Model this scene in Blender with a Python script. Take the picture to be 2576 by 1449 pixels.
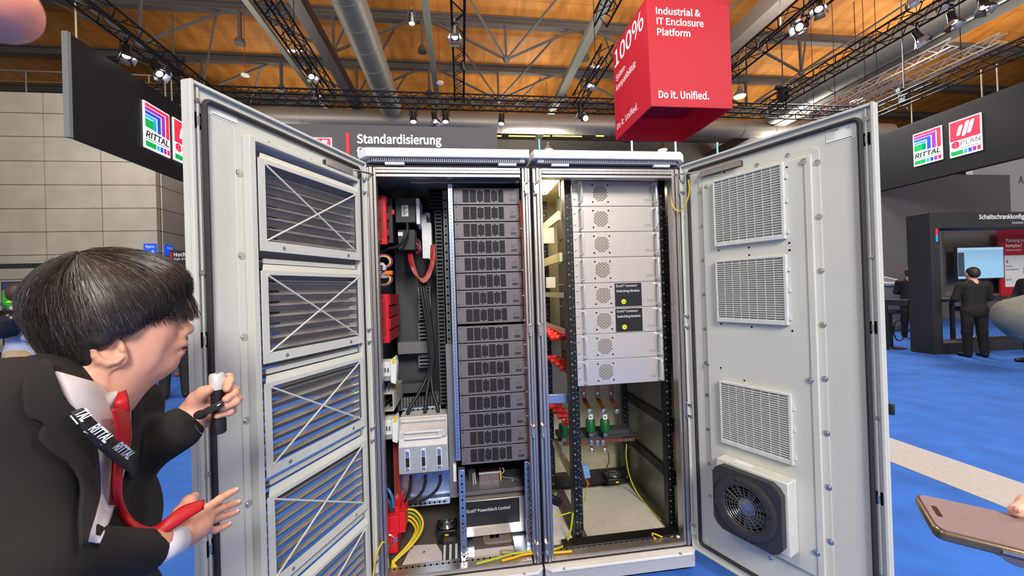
import bpy, math, random
from math import sin, cos, pi, radians, sqrt, atan2
from mathutils import Vector as V, Matrix
random.seed(7)
for o in list(bpy.data.objects): bpy.data.objects.remove(o)
SC = bpy.context.scene
COL = SC.collection

# ---------------------------------------------------------------- camera
CAMP = V((-.3575, -1.897, 1.4745)); YAW, PITCH, ROLL, FPX = .1279, .0043, -.0318, 977.66
_f = V((sin(YAW)*cos(PITCH), cos(YAW)*cos(PITCH), sin(PITCH)))
_r = V((cos(YAW), -sin(YAW), 0)); _u = _r.cross(_f)
_r, _u = cos(ROLL)*_r + sin(ROLL)*_u, -sin(ROLL)*_r + cos(ROLL)*_u
cd = bpy.data.cameras.new('camera'); cam = bpy.data.objects.new('camera', cd); COL.objects.link(cam)
cd.sensor_width = 36; cd.lens = FPX/2576*36; cd.clip_start = .02; cd.clip_end = 200
cam.matrix_world = Matrix(((_r.x, _u.x, -_f.x, CAMP.x), (_r.y, _u.y, -_f.y, CAMP.y), (_r.z, _u.z, -_f.z, CAMP.z), (0, 0, 0, 1)))
SC.camera = cam
cd.dof.use_dof = True; cd.dof.focus_distance = 2.2; cd.dof.aperture_fstop = 20

def P(x, y, Y=None, X=None, Z=None, D=None):
    """world point of photo pixel (x, y) on the plane Y=, X=, Z= or at depth D"""
    d = _f + _r*((x-1288)/FPX) - _u*((y-724.5)/FPX)
    if Y is not None: t = (Y-CAMP.y)/d.y
    elif X is not None: t = (X-CAMP.x)/d.x
    elif Z is not None: t = (Z-CAMP.z)/d.z
    else: t = D
    return CAMP + d*t

# ---------------------------------------------------------------- world, light, exposure
W = bpy.data.worlds.new('hall_light'); SC.world = W; W.use_nodes = True
W.node_tree.nodes['Background'].inputs[0].default_value = (1.0, .96, .92, 1)
W.node_tree.nodes['Background'].inputs[1].default_value = .46
SC.view_settings.view_transform = 'Standard'; SC.view_settings.look = 'None'
SC.view_settings.gamma = 1; SC.view_settings.use_curve_mapping = False
SC.view_settings.exposure = .25
def area(name, loc, target, size, power, col=(1, 1, 1)):
    l = bpy.data.lights.new(name, 'AREA'); l.energy = power; l.size = size; l.color = col
    o = bpy.data.objects.new(name, l); COL.objects.link(o); o.location = loc
    o.rotation_euler = (V(target)-V(loc)).to_track_quat('-Z', 'Y').to_euler()
    return o
area('hall_floodlight', (.8, -9, 6.8), (0, 0, 1.3), 2.6, 1050, (1, .95, .88))
area('hall_floodlight', (-7, -4, 8.5), (-3, 2, 1), 2.2, 260, (1, .95, .88))
area('hall_floodlight', (8, -3, 8.5), (7, 3, 1), 2.4, 420, (1, .96, .9))
area('hall_floodlight', (0, 3.5, 9.0), (0, 3.5, 0), 3.0, 420, (1, .96, .9))
area('hall_floodlight', (-11, 9, 9.0), (-12, 15, 4), 2.5, 330, (1, .95, .88))
area('hall_floodlight', (12, 10, 8.5), (12, 8, 0), 2.5, 700, (1, .96, .9))
for ux, uy, up in ((-8, 11, 230), (2, 12, 300), (10, 9, 1100), (24, 12, 900), (4, 20, 520), (-10, 20, 260), (20, 19, 700), (1, -5, 900)):      # unseen fill lights added to brighten the timber ceiling from below
    area('ceiling_fill_light', (ux, uy, 8.9), (ux, uy+.01, 14), 3.0, up, (1, .9, .74))

# ---------------------------------------------------------------- materials
def lin(c): return tuple(((v/255)/12.92 if v/255 <= .04045 else ((v/255+.055)/1.055)**2.4) for v in c)
_m = {}
def mat(name, rgb, rough=.5, metal=0., emit=0., nv=.06, ns=30., bump=0., coord='Object', stretch=None, alpha=None, trans=0., coat=0., sheen=0.):
    if name in _m: return _m[name]
    m = bpy.data.materials.new(name); m.use_nodes = True; _m[name] = m
    nt = m.node_tree; b = nt.nodes['Principled BSDF']; c = lin(rgb)
    b.inputs['Roughness'].default_value = rough; b.inputs['Metallic'].default_value = metal
    tc = nt.nodes.new('ShaderNodeTexCoord'); no = nt.nodes.new('ShaderNodeTexNoise'); no.inputs['Scale'].default_value = ns
    if stretch:
        mp = nt.nodes.new('ShaderNodeMapping'); mp.inputs['Scale'].default_value = stretch
        nt.links.new(tc.outputs[coord], mp.inputs['Vector']); nt.links.new(mp.outputs[0], no.inputs['Vector'])
    else: nt.links.new(tc.outputs[coord], no.inputs['Vector'])
    rp = nt.nodes.new('ShaderNodeValToRGB'); e = rp.color_ramp.elements
    e[0].position = .3; e[1].position = .7
    e[0].color = (*[v*(1-nv) for v in c], 1); e[1].color = (*[min(1, v*(1+nv)) for v in c], 1)
    nt.links.new(no.outputs[0], rp.inputs[0]); nt.links.new(rp.outputs[0], b.inputs['Base Color'])
    if emit:
        nt.links.new(rp.outputs[0], b.inputs['Emission Color']); b.inputs['Emission Strength'].default_value = emit
    if bump:
        bp = nt.nodes.new('ShaderNodeBump'); bp.inputs['Strength'].default_value = bump; bp.inputs['Distance'].default_value = .01
        nt.links.new(no.outputs[0], bp.inputs['Height']); nt.links.new(bp.outputs[0], b.inputs['Normal'])
    if trans: b.inputs['Transmission Weight'].default_value = trans
    if coat: b.inputs['Coat Weight'].default_value = coat
    if sheen: b.inputs['Sheen Weight'].default_value = sheen
    return m
GREY = mat('light_grey_paint', (197, 199, 191), .42, nv=.02, ns=8)
GREYR = mat('light_grey_paint_lit', (228, 228, 226), .45, nv=.02)  # same paint as the doors, lightened: brighter light on the roof put into colour
PLINTH = mat('plinth_grey', (176, 178, 186), .5, nv=.02)
GALV = mat('galvanised_steel', (186, 180, 176), .32, .85, nv=.12, ns=14, stretch=(9, 9, .6))
GALVB = mat('zinc_steel_cool', (170, 184, 206), .3, .85, nv=.1, ns=20, stretch=(6, 6, .7))
STEEL = mat('brushed_stainless', (212, 204, 198), .3, .6, nv=.05, ns=40, stretch=(.3, 1, 14))
CHROME = mat('screw_chrome', (205, 205, 205), .22, .9)
BLACK = mat('black_plastic', (26, 26, 29), .5)
BLACKM = mat('black_powder_steel', (20, 20, 22), .4, .2)
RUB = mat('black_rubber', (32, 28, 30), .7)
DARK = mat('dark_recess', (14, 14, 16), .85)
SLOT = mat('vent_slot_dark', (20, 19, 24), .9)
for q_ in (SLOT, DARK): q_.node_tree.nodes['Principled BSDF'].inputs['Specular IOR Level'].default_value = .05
CHAR = mat('charcoal_grey_panel', (104, 99, 104), .5, .2, nv=.03)
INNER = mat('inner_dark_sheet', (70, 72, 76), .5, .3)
PLATE = mat('mounting_plate_grey', (120, 124, 126), .45, .3)
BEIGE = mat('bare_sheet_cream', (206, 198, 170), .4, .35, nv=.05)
WHITE = mat('white_plastic', (222, 222, 222), .45)
WHITEP = mat('white_floor_plate', (212, 208, 210), .5)
RED = mat('red_plastic', (196, 22, 40), .4)
REDW = mat('red_wire', (150, 20, 12), .5)
ORANGE = mat('orange_cable', (214, 92, 30), .45)
YEL = mat('yellow_wire', (216, 180, 40), .42)
GRN = mat('green_wire', (120, 160, 40), .42)
BLUE = mat('blue_wire', (30, 120, 190), .45)
COPPER = mat('copper_bar', (176, 100, 70), .35, .8)
GREENI = mat('green_insulator', (20, 90, 40), .4)
TXTW = mat('white_lettering', (235, 235, 238), .5, emit=.12)
TXTK = mat('black_lettering', (30, 30, 34), .6)
PAPER = mat('label_paper', (226, 228, 222), .6, nv=.02)

# ---------------------------------------------------------------- mesh builder
class MB:
    def __init__(s, M=None): s.v = []; s.f = []; s.M = M
    def add(s, vs, fs):
        n = len(s.v); vs = [V(v) for v in vs]
        if s.M is not None: vs = [s.M @ v for v in vs]
        s.v += vs; s.f += [[i+n for i in f] for f in fs]; return s
    def box(s, x0, x1, y0, y1, z0, z1):
        return s.add([(x, y, z) for x in (x0, x1) for y in (y0, y1) for z in (z0, z1)],
                     [(0, 1, 3, 2), (4, 6, 7, 5), (0, 4, 5, 1), (2, 3, 7, 6), (0, 2, 6, 4), (1, 5, 7, 3)])
    def hexa(s, p):   # eight corners: four of one end, four of the other
        return s.add(p, [(3, 2, 1, 0), (4, 5, 6, 7), (0, 1, 5, 4), (1, 2, 6, 5), (2, 3, 7, 6), (3, 0, 4, 7)])
    def bar(s, a, b, w, h=None, up=(0, 0, 1)):
        a, b = V(a), V(b); d = (b-a).normalized(); h = w if h is None else h
        x = d.cross(V(up));  x = x.normalized() if x.length > 1e-4 else V((1, 0, 0)); y = x.cross(d)
        q = lambda c: [c - x*w/2 - y*h/2, c + x*w/2 - y*h/2, c + x*w/2 + y*h/2, c - x*w/2 + y*h/2]
        return s.hexa(q(a)+q(b))
    def rings(s, R, caps=True, closed=False):
        n = len(R[0]); vs = [p for r in R for p in r]; fs = []
        k = len(R)
        for i in range(k if closed else k-1):
            for j in range(n): fs.append((i*n+j, i*n+(j+1) % n, ((i+1) % k)*n+(j+1) % n, ((i+1) % k)*n+j))
        if caps and not closed: fs += [tuple(range(n-1, -1, -1)), tuple(range((k-1)*n, k*n))]
        return s.add(vs, fs)
    def tube(s, pts, r, n=8, caps=True, closed=False, flat=None):
        pts = [V(p) for p in pts]; k = len(pts); R = []; x = None
        for i, p in enumerate(pts):
            if closed: d = pts[(i+1) % k]-pts[i-1]
            else: d = pts[min(i+1, k-1)]-pts[max(i-1, 0)]
            d.normalize()
            if x is None:
                x = d.cross(V((0, 0, 1)));  x = x if x.length > 1e-3 else d.cross(V((0, 1, 0)))
            x = x - d*x.dot(d); x.normalize(); y = d.cross(x)
            ri = r[i] if isinstance(r, (list, tuple)) else r
            fl = flat or 1
            R.append([p + x*(ri*cos(2*pi*j/n)) + y*(ri*fl*sin(2*pi*j/n)) for j in range(n)])
        return s.rings(R, caps, closed)
    def cyl(s, a, b, r, r2=None, n=14): return s.tube([a, b], [r, r if r2 is None else r2], n)
    def lathe(s, O, ax, prof, n=20):   # prof: (radius, along axis)
        ax = V(ax).normalized(); x = ax.cross(V((0, 0, 1)));  x = x.normalized() if x.length > 1e-3 else V((1, 0, 0)); y = ax.cross(x)
        return s.rings([[V(O)+ax*h+x*(r*cos(2*pi*j/n))+y*(r*sin(2*pi*j/n)) for j in range(n)] for r, h in prof])
    def ball(s, c, rx, ry=None, rz=None, n=14, m=9):
        ry = ry or rx; rz = rz or rx
        R = []
        for i in range(m):
            t = -pi/2+pi*(i+.02)/(m-1+.04)*1.0
            R.append([V(c)+V((rx*cos(t)*cos(2*pi*j/n), ry*cos(t)*sin(2*pi*j/n), rz*sin(t))) for j in range(n)])
        return s.rings(R)
    def prism(s, pts, O, U, Vv, d):   # 2-D outline in the frame O,U,Vv pushed by d along U x Vv
        U, Vv = V(U), V(Vv); N = U.cross(Vv).normalized(); O = V(O)
        a = [O+U*p[0]+Vv*p[1] for p in pts]; return s.rings([a, [p+N*d for p in a]])
def spline(pts, n=8):
    pts = [V(p) for p in pts]; out = []
    q = [pts[0]*2-pts[1]]+pts+[pts[-1]*2-pts[-2]]
    for i in range(1, len(q)-2):
        a, b, c, d = q[i-1:i+3]
        for j in range(n):
            t = j/n; out.append(.5*((2*b)+(c-a)*t+(2*a-5*b+4*c-d)*t*t+(3*b-a-3*c+d)*t**3))
    return out+[pts[-1]]
def rrect(x0, x1, y0, y1, r, n=4):
    o = []
    for cx, cy, a in ((x1-r, y1-r, 0), (x0+r, y1-r, 90), (x0+r, y0+r, 180), (x1-r, y0+r, 270)):
        o += [(cx+r*cos(radians(a+90*k/n)), cy+r*sin(radians(a+90*k/n))) for k in range(n+1)]
    return o

TR = {}
def tag(o, label=None, cat=None, group=None, kind=None):
    if label: o['label'] = label
    if cat: o['category'] = cat
    if group: o['group'] = group
    if kind: o['kind'] = kind
    return o
def thing(name, label, cat, loc=(0, 0, 0), group=None):
    o = bpy.data.objects.new(name, None); COL.objects.link(o); o.location = loc; o.empty_display_size = .1
    TR[o.name] = V(loc); return tag(o, label, cat, group)
def obj(name, mb, m, parent=None, smooth=35, bevel=0, label=None, cat=None, group=None, kind=None, seg=2):
    me = bpy.data.meshes.new(name)
    if parent is not None: org = TR[parent.name]
    else:
        xs = [v.x for v in mb.v]; ys = [v.y for v in mb.v]; zs = [v.z for v in mb.v]
        org = V(((min(xs)+max(xs))/2, (min(ys)+max(ys))/2, min(zs)))
    me.from_pydata([v-org for v in mb.v], [], mb.f); me.validate(); me.update()
    import bmesh
    bm = bmesh.new(); bm.from_mesh(me); bmesh.ops.recalc_face_normals(bm, faces=bm.faces); bm.to_mesh(me); bm.free()
    me.materials.append(m)
    if smooth: me.shade_smooth(); me.set_sharp_from_angle(angle=radians(smooth))
    o = bpy.data.objects.new(name, me); COL.objects.link(o)
    if parent is not None: o.parent = parent; TR[o.name] = org
    else: o.location = org; TR[o.name] = org
    if bevel:
        b = o.modifiers.new('bevel', 'BEVEL'); b.width = bevel; b.segments = seg; b.limit_method = 'ANGLE'; b.angle_limit = radians(40)
    return tag(o, label, cat, group, kind)
def struct(name, mb, m, **k): return obj(name, mb, m, kind='structure', **k)
def dup(root, delta, label=None, group=None):
    c = root.copy(); COL.objects.link(c); c.location = root.location+V(delta); TR[c.name] = V(c.location)
    for ch in list(root.children):
        d = ch.copy(); COL.objects.link(d); d.parent = c
        for g in list(ch.children):
            e = g.copy(); COL.objects.link(e); e.parent = d
    if label: c['label'] = label
    if group: c['group'] = group
    return c
try: FONT = bpy.data.fonts.load(bpy.utils.system_resource('DATAFILES')+'/fonts/Noto Sans CJK Regular.woff2')   # one of Blender's own interface faces
except Exception: FONT = None
CAPH = None
def text(s, m, O, U, Vv, h, parent=None, name='lettering', w=None, bold=0., depth=.0015, align='L', shear=0., label=None, kind=None):
    cu = bpy.data.curves.new('t', 'FONT'); cu.body = s; cu.size = 1; cu.offset = bold*.45; cu.shear = shear
    cu.resolution_u = 3
    if FONT: cu.font = FONT
    ob = bpy.data.objects.new('t', cu); COL.objects.link(ob)
    global CAPH
    if CAPH is None:
        cu.body = 'H'; m0_ = bpy.data.meshes.new_from_object(ob.evaluated_get(bpy.context.evaluated_depsgraph_get())); CAPH = max(v.co.y for v in m0_.vertices); cu.body = s
    me = bpy.data.meshes.new_from_object(ob.evaluated_get(bpy.context.evaluated_depsgraph_get()))
    bpy.data.objects.remove(ob); bpy.data.curves.remove(cu)
    xs = [v.co.x for v in me.vertices]; x0, x1 = min(xs), max(xs)
    k = h/CAPH; kx = w/(x1-x0) if w else k
    U, Vv = V(U).normalized(), V(Vv).normalized(); N = U.cross(Vv).normalized(); O = V(O)
    sh = 0 if align == 'L' else (-(x1-x0)*kx/2 if align == 'C' else -(x1-x0)*kx)
    mb = MB(); vs = [O+U*((v.co.x-x0)*kx+sh)+Vv*(v.co.y*k)+N*depth for v in me.vertices]
    mb.add(vs, [tuple(p.vertices) for p in me.polygons]); bpy.data.meshes.remove(me)
    o = obj(name, mb, m, parent, smooth=0); return o
def screw(mb, p, n, r=.006, h=.004):
    p, n = V(p), V(n).normalized(); mb.lathe(p, n, [(r*1.35, 0), (r*1.35, h*.35), (r, h*.4), (r*.8, h), (r*.3, h*1.15)], 10)
# ================================================================ hall: floor, walls, ceiling
carpet = mat('blue_carpet', (40, 98, 188), .95, nv=.16, ns=3.5, bump=.15)
struct('floor', MB().box(-30, 40, -6, 30, -.1, 0), carpet)
struct('trim_1', MB().box(3.0, 3.5, -3, 3.2, 0, .004), mat('white_carpet_strip', (172, 168, 168), .9))
# timber ceiling
wd = bpy.data.materials.new('plywood_ceiling'); wd.use_nodes = True
nt = wd.node_tree; bs = nt.nodes['Principled BSDF']; bs.inputs['Roughness'].default_value = .6
tc = nt.nodes.new('ShaderNodeTexCoord'); mp = nt.nodes.new('ShaderNodeMapping'); mp.inputs['Scale'].default_value = (1.1, .25, 1)
no = nt.nodes.new('ShaderNodeTexNoise'); no.inputs['Scale'].default_value = 2.2; no.inputs['Detail'].default_value = 6
br = nt.nodes.new('ShaderNodeTexBrick'); br.inputs['Scale'].default_value = .2; br.inputs['Mortar Size'].default_value = .003
br.inputs['Color1'].default_value = (*lin((192, 128, 54)), 1); br.inputs['Color2'].default_value = (*lin((182, 118, 47)), 1)
br.inputs['Mortar'].default_value = (*lin((150, 104, 58)), 1)
rp = nt.nodes.new('ShaderNodeValToRGB'); rp.color_ramp.elements[0].color = (.62, .55, .48, 1); rp.color_ramp.elements[1].color = (1, 1, 1, 1)
rp.color_ramp.elements[0].position = .3; rp.color_ramp.elements[1].position = .65
mx = nt.nodes.new('ShaderNodeMix'); mx.data_type = 'RGBA'; mx.blend_type = 'MULTIPLY'; mx.inputs[0].default_value = 1
nt.links.new(tc.outputs['Object'], br.inputs['Vector']); nt.links.new(tc.outputs['Object'], mp.inputs['Vector'])
nt.links.new(mp.outputs[0], no.inputs['Vector']); nt.links.new(no.outputs[0], rp.inputs[0])
nt.links.new(br.outputs[0], mx.inputs[6]); nt.links.new(rp.outputs[0], mx.inputs[7]); nt.links.new(mx.outputs[2], bs.inputs['Base Color'])
PY = [4.4, 8.25, 12.1, 15.95, 19.8, 23.65, 27.5]        # roof beams
cm = MB()
for k in range(len(PY)-1):                               # each bay is slightly folded, as in the hall
    y0, y1 = PY[k], PY[k+1]; ym = (y0+y1)/2
    cm.hexa([(-40, y0, 14.1), (50, y0, 14.1), (50, y0, 14.2), (-40, y0, 14.2), (-40, ym, 14.55), (50, ym, 14.55), (50, ym, 14.65), (-40, ym, 14.65)])
    cm.hexa([(-40, ym, 14.55), (50, ym, 14.55), (50, ym, 14.65), (-40, ym, 14.65), (-40, y1, 14.1), (50, y1, 14.1), (50, y1, 14.2), (-40, y1, 14.2)])
for y0 in (-14.85, -11., -7.15, -3.3, .55):
    y1 = y0+3.85; ym = (y0+y1)/2
    cm.hexa([(-40, y0, 14.1), (50, y0, 14.1), (50, y0, 14.2), (-40, y0, 14.2), (-40, ym, 14.55), (50, ym, 14.55), (50, ym, 14.65), (-40, ym, 14.65)])
    cm.hexa([(-40, ym, 14.55), (50, ym, 14.55), (50, ym, 14.65), (-40, ym, 14.65), (-40, y1, 14.1), (50, y1, 14.1), (50, y1, 14.2), (-40, y1, 14.2)])
struct('ceiling', cm, wd, smooth=0)
BEAM = mat('roof_steel_grey', (88, 83, 82), .6, .1)
names = ['beyond the top edge, second row', 'overhead', 'nearest in view', 'nearest the top edge of the view', 'middle one over the cabinets', 'farthest one, just above the long duct']
for k in (3, 4, 5):
    t = thing('roof_beam', 'long grey steel roof beam crossing under the timber ceiling, ' + names[k], 'beam', (5, PY[k], 13.6), 'cross beams of the roof')
    b = MB().box(-36, 46, PY[k]-.16, PY[k]+.16, 13.68, 13.74).box(-36, 46, PY[k]-.16, PY[k]+.16, 14.02, 14.08).box(-36, 46, PY[k]-.03, PY[k]+.03, 13.74, 14.02)
    obj('girder', b, BEAM, t, 0)
    for x in (-13.2, -5.6, 2.0, 9.6, 17.2):              # star of struts down to the nodes between the bays
        b = MB(); n = V((x, PY[k]-.1, 12.1))
        for dx, dy in ((-3.2, 0), (3.2, 0)): b.bar(n, (x+dx, PY[k]+dy, 13.7), .09)
        b.bar(n, (x, PY[k]-.05, 13.7), .1); b.bar(n, (x+2.6, PY[k]-3.4, 13.75), .07); b.bar(n, (x-2.6, PY[k]-3.4, 13.75), .07)
        b.ball(n, .16, n=10, m=6)
        obj('strut', b, BEAM, t, 40)
    b = MB()
    for x in (-9.4, -1.8, 5.8, 13.4): b.bar((x, PY[k]-.05, 12.5), (x, PY[k]-.05, 13.7), .12).lathe((x, PY[k]-.05, 12.3), (0, 0, 1), [(.22, 0), (.2, .12), (.08, .3)], 12)
    obj('hanger', b, BEAM, t, 40)
def rod(name, pts, Z, w, h, m, label, cat):
    a, b2 = P(*pts[0], Z=Z), P(*pts[1], Z=Z); x = (a.x+b2.x)/2
    return obj(name, MB().box(x-w/2, x+w/2, 3, 27.3, Z, Z+h), m, label=label, cat=cat)
LG = mat('pale_steel_rail', (112, 114, 108), .6, .2)
rod('roof_girder', ((795, 100), (905, 285)), 11.0, .42, .5, BEAM, 'thick grey roof girder running lengthwise beside the silver duct', 'beam')
rod('cable_tray', ((607, 0), (745, 165)), 11.8, .22, .12, LG, 'pale narrow rail under the ceiling left of the thick girder', 'rail')
rod('cable_tray', ((1073, 0), (1097, 250)), 11.8, .26, .14, LG, 'pale cable tray under the ceiling left of the centre light truss', 'rail')
rod('cable_tray', ((1535, 0), (1397, 263)), 11.6, .37, .25, LG, 'pale wide cable tray under the ceiling left of the red cube', 'rail')
rod('roof_girder', ((1975, 0), (1850, 120)), 11.6, .6, .6, BEAM, 'dark roof girder slanting behind the red cube, right side', 'beam')
rod('roof_girder', ((2560, 20), (2040, 265)), 10.4, .7, .6, BEAM, 'broad dark roof girder at the right above the white trusses', 'beam')
# ducts
DUCT = mat('spiral_duct_zinc', (160, 158, 152), .45, .55, nv=.1, ns=10, stretch=(.3, 14, 1))
DUCTX = mat('spiral_duct_zinc_cross', (150, 145, 140), .48, .5, nv=.1, ns=10, stretch=(14, .3, 1))
def duct(a, b2, r, m, label, step=1.2):
    a, b2 = V(a), V(b2); d = (b2-a).normalized(); n = int((b2-a).length/step); mb = MB(); R = []
    mb.cyl(a, b2, r, n=28)
    for k in range(1, n): mb.cyl(a+d*(k*step)-d*.03, a+d*(k*step)+d*.03, r*1.025, n=28)
    return obj('ventilation_duct', mb, m, label=label, cat='duct')
duct((-3.55, 3, 10.6), (-3.55, 17.6, 10.6), .52, DUCT, 'fat silver spiral duct coming down the ceiling left of centre')
duct((-14, 18.8, 10.42), (26, 18.8, 10.42), .5, DUCTX, 'long silver duct crossing behind the cabinets below the trusses', 2.0)
duct((17.4, 6, 11), (17.4, 18, 11), .62, DUCT, 'silver duct at the far right above the black fascia')
# walls
far = mat('far_wall_grey', (86, 84, 80), .8)
struct('wall_back', MB().box(-40, 50, 27.6, 27.9, 0, 14.2), far)
struct('wall_right', MB().box(39, 39.3, 4, 28, 0, 14.2), far)
conc = mat('precast_concrete', (186, 180, 164), .85, nv=.09, ns=1.3)
cb = MB()
zr = [0, .65, 1.55, 2.45, 3.35, 4.22, 5.1, 6.0, 6.9, 7.82, 8.71, 9.5]
for i in range(14):
    for j in range(len(zr)-1):
        x1 = -12.08-1.9*i; cb.box(x1-1.9+.025, x1-.012, 14.9, 15.1, zr[j]+.012, zr[j+1]-.012)
for i in range(3):
    for j in range(len(zr)-1): cb.box(-12.2, -12.05, 15.12+1.9*i+.02, 15.12+1.9*(i+1)-.02, zr[j]+.012, zr[j+1]-.012)
cw = struct('wall_left', cb, conc, smooth=0, label='grey concrete panel wall with a corner behind the standing man')
obj('joint_backing', MB().box(-38, -12.1, 14.97, 15.3, 0, 9.48).box(-12.3, -12.1, 15.05, 21, 0, 9.48), mat('joint_shadow_grey', (120, 115, 104), .9), cw)
# mezzanine parts above the concrete wall
RAIL = mat('rail_grey', (120, 118, 110), .5, .3)
t = thing('guard_rail', 'grey guard rail along the top of the concrete wall', 'railing', (-18, 15, 9.5))
obj('handrail', MB().cyl((-38, 15, 10.35), (-12.2, 15, 10.35), .03).cyl((-38, 15, 9.95), (-12.2, 15, 9.95), .015), RAIL, t)
for i in range(12): obj('post', MB().cyl((-12.3-2.1*i, 15, 9.48), (-12.3-2.1*i, 15, 10.37), .025), RAIL, t)
obj('wall_upper', MB().box(-40, -9, 24.5, 24.8, 8, 14.1).hexa([(-24, 17, 9.3), (-13, 17, 9.3), (-13, 17.3, 9.3), (-24, 17.3, 9.3), (-20, 24, 14), (-13, 24, 14), (-13, 24.3, 14), (-20, 24.3, 14)]), far, kind='structure').name = 'wall_mezzanine'

# ---------------------------------------------------------------- fascias and signs of the stand
FASC = mat('black_fascia', (20, 21, 27), .55, nv=.05)
EDGE = mat('fascia_edge_aluminium', (150, 158, 158), .4, .4)
LOGO = {k: mat('sign_'+k, c, .5, emit=.85) for k, c in dict(white=(250, 250, 252), red=(226, 40, 70), purple=(140, 40, 150), blue=(20, 70, 190), sky=(60, 150, 220), green=(0, 150, 70)).items()}
LINK = mat('sign_dark_ink', (30, 30, 50), .6)
def panel(mb, O, U, Vv, pts, k): N = U.cross(Vv).normalized(); return mb.prism(pts, O+N*k, U, Vv, .004)
def logo(kind, O, U, Vv, w, h, label, brand):
    """backlit square sign"""
    U, Vv = V(U).normalized(), V(Vv).normalized(); N = U.cross(Vv); O = V(O)
    t = thing('backlit_sign', label, 'sign', O+U*w/2)
    q = lambda x0, x1, y0, y1: [(x0*w, y0*h), (x1*w, y0*h), (x1*w, y1*h), (x0*w, y1*h)]
    obj('light_box', panel(MB(), O, U, Vv, q(0, 1, 0, 1), .02).prism(q(0, 1, 0, 1), O, U, Vv, .02), LOGO['white'], t, 0)
    def put(nm, pts, c, k=.026): obj(nm, panel(MB(), O, U, Vv, pts, k), LOGO[c], t, 0)
    if brand == 'arch':
        for i, c in enumerate(('red', 'purple', 'blue', 'sky', 'green')):
            s = .036+i*.098; e = s+.082; top = .97-i*.084; r = .97-i*.17; lo = .40+i*.012
            if i < 4: put('stripe', [(.04*w, top*h), (r*w, top*h), (r*w, lo*h), ((r-.13)*w, lo*h), ((r-.13)*w, (top-.068)*h), (.04*w, (top-.068)*h)], c)
            else: put('stripe', [(.04*w, top*h), (.36*w, top*h), (.46*w, (top-.03)*h), (.46*w, .45*h), (.04*w, .45*h)], c)
        text('RITTAL', LINK, O+U*.05*w+Vv*.24*h+N*.026, U, Vv, .14*h, t, w=.9*w, bold=.03, shear=.15)
    else:
        put('red_field', q(.03, .97, .44, .97), 'red')
        for i in range(3):
            x = .22+i*.17; y0 = .52 if i == 1 else .56; y1 = .9 if i else .84
            a = rrect(-.06*w, .06*w, 0, (y1-y0)*h, .055*w)
            put('slanted_bar', [(p[0]+x*w+.07*w+p[1]*.28, p[1]+y0*h) for p in a], 'white', .034)
        text('e', LOGO['red'], O+U*.06*w+Vv*.25*h+N*.026, U, Vv, .22*h, t, w=.26*w, bold=.05)
        text('PLAN', LINK, O+U*.36*w+Vv*.27*h+N*.026, U, Vv, .13*h, t, w=.6*w)
    obj('underline', panel(MB(), O, U, Vv, q(.04 if brand == 'arch' else .36, .97, .195, .207), .026), LINK, t, 0)
    put('colour_bar', q(.04, .43, .04, .155), 'green')
    for i, c in enumerate(('sky', 'blue', 'purple', 'red')): put('colour_bar', q(.46+i*.135, .46+i*.135+.105, .04, .155), c)
    return t
XL = -6.85
t = thing('hanging_fascia', 'black hanging fascia panel at the left with two lit square signs', 'fascia', (XL, 12, 4.3))
obj('board', MB().box(XL-.07, XL, 5.6, 22, 4.3, 6.08), FASC, t, bevel=.004)
obj('end_strip', MB().box(XL-.08, XL+.01, 5.54, 5.6, 4.29, 6.09), EDGE, t, label='pale aluminium edge strip')
for y in (5.75, 7.8, 8.0, 9.0, 9.4): obj('suspension_rod', MB().cyl((XL-.035, y, 6.08), (XL-.035, y, 6.75), .014), mat('pale_hang_rod', (190, 180, 150), .5), t)
logo('a', (XL+.002, 7.09, 4.7), (0, 1, 0), (0, 0, 1), .72, .98, 'lit square sign with nested colour arches and RITTAL, left fascia', 'arch')
logo('b', (XL+.002, 7.93, 4.72), (0, 1, 0), (0, 0, 1), .72, .98, 'lit red and white square EPLAN sign cut by the left door edge', 'bars')
XR = 13.22
t = thing('hanging_fascia', 'black hanging fascia panel at the right with two lit square signs', 'fascia', (XR, 8, 4.3))
obj('board', MB().box(XR, XR+.2, 3.6, 15, 4.3, 6.1), FASC, t, bevel=.004)
for y in (5.3, 6.3, 6.6, 8.2, 9.4): obj('suspension_rod', MB().cyl((XR+.1, y, 6.08), (XR+.1, y, 6.9), .014), mat('pale_hang_rod', (190, 180, 150), .5), t)
logo('a', (XR-.002, 8.1, 4.77), (0, -1, 0), (0, 0, 1), .7, .96, 'lit square sign with nested colour arches and RITTAL, right fascia', 'arch')
logo('b', (XR-.002, 7.23, 4.73), (0, -1, 0), (0, 0, 1), .67, .98, 'lit red and white square EPLAN sign on the right fascia', 'bars')

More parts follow.
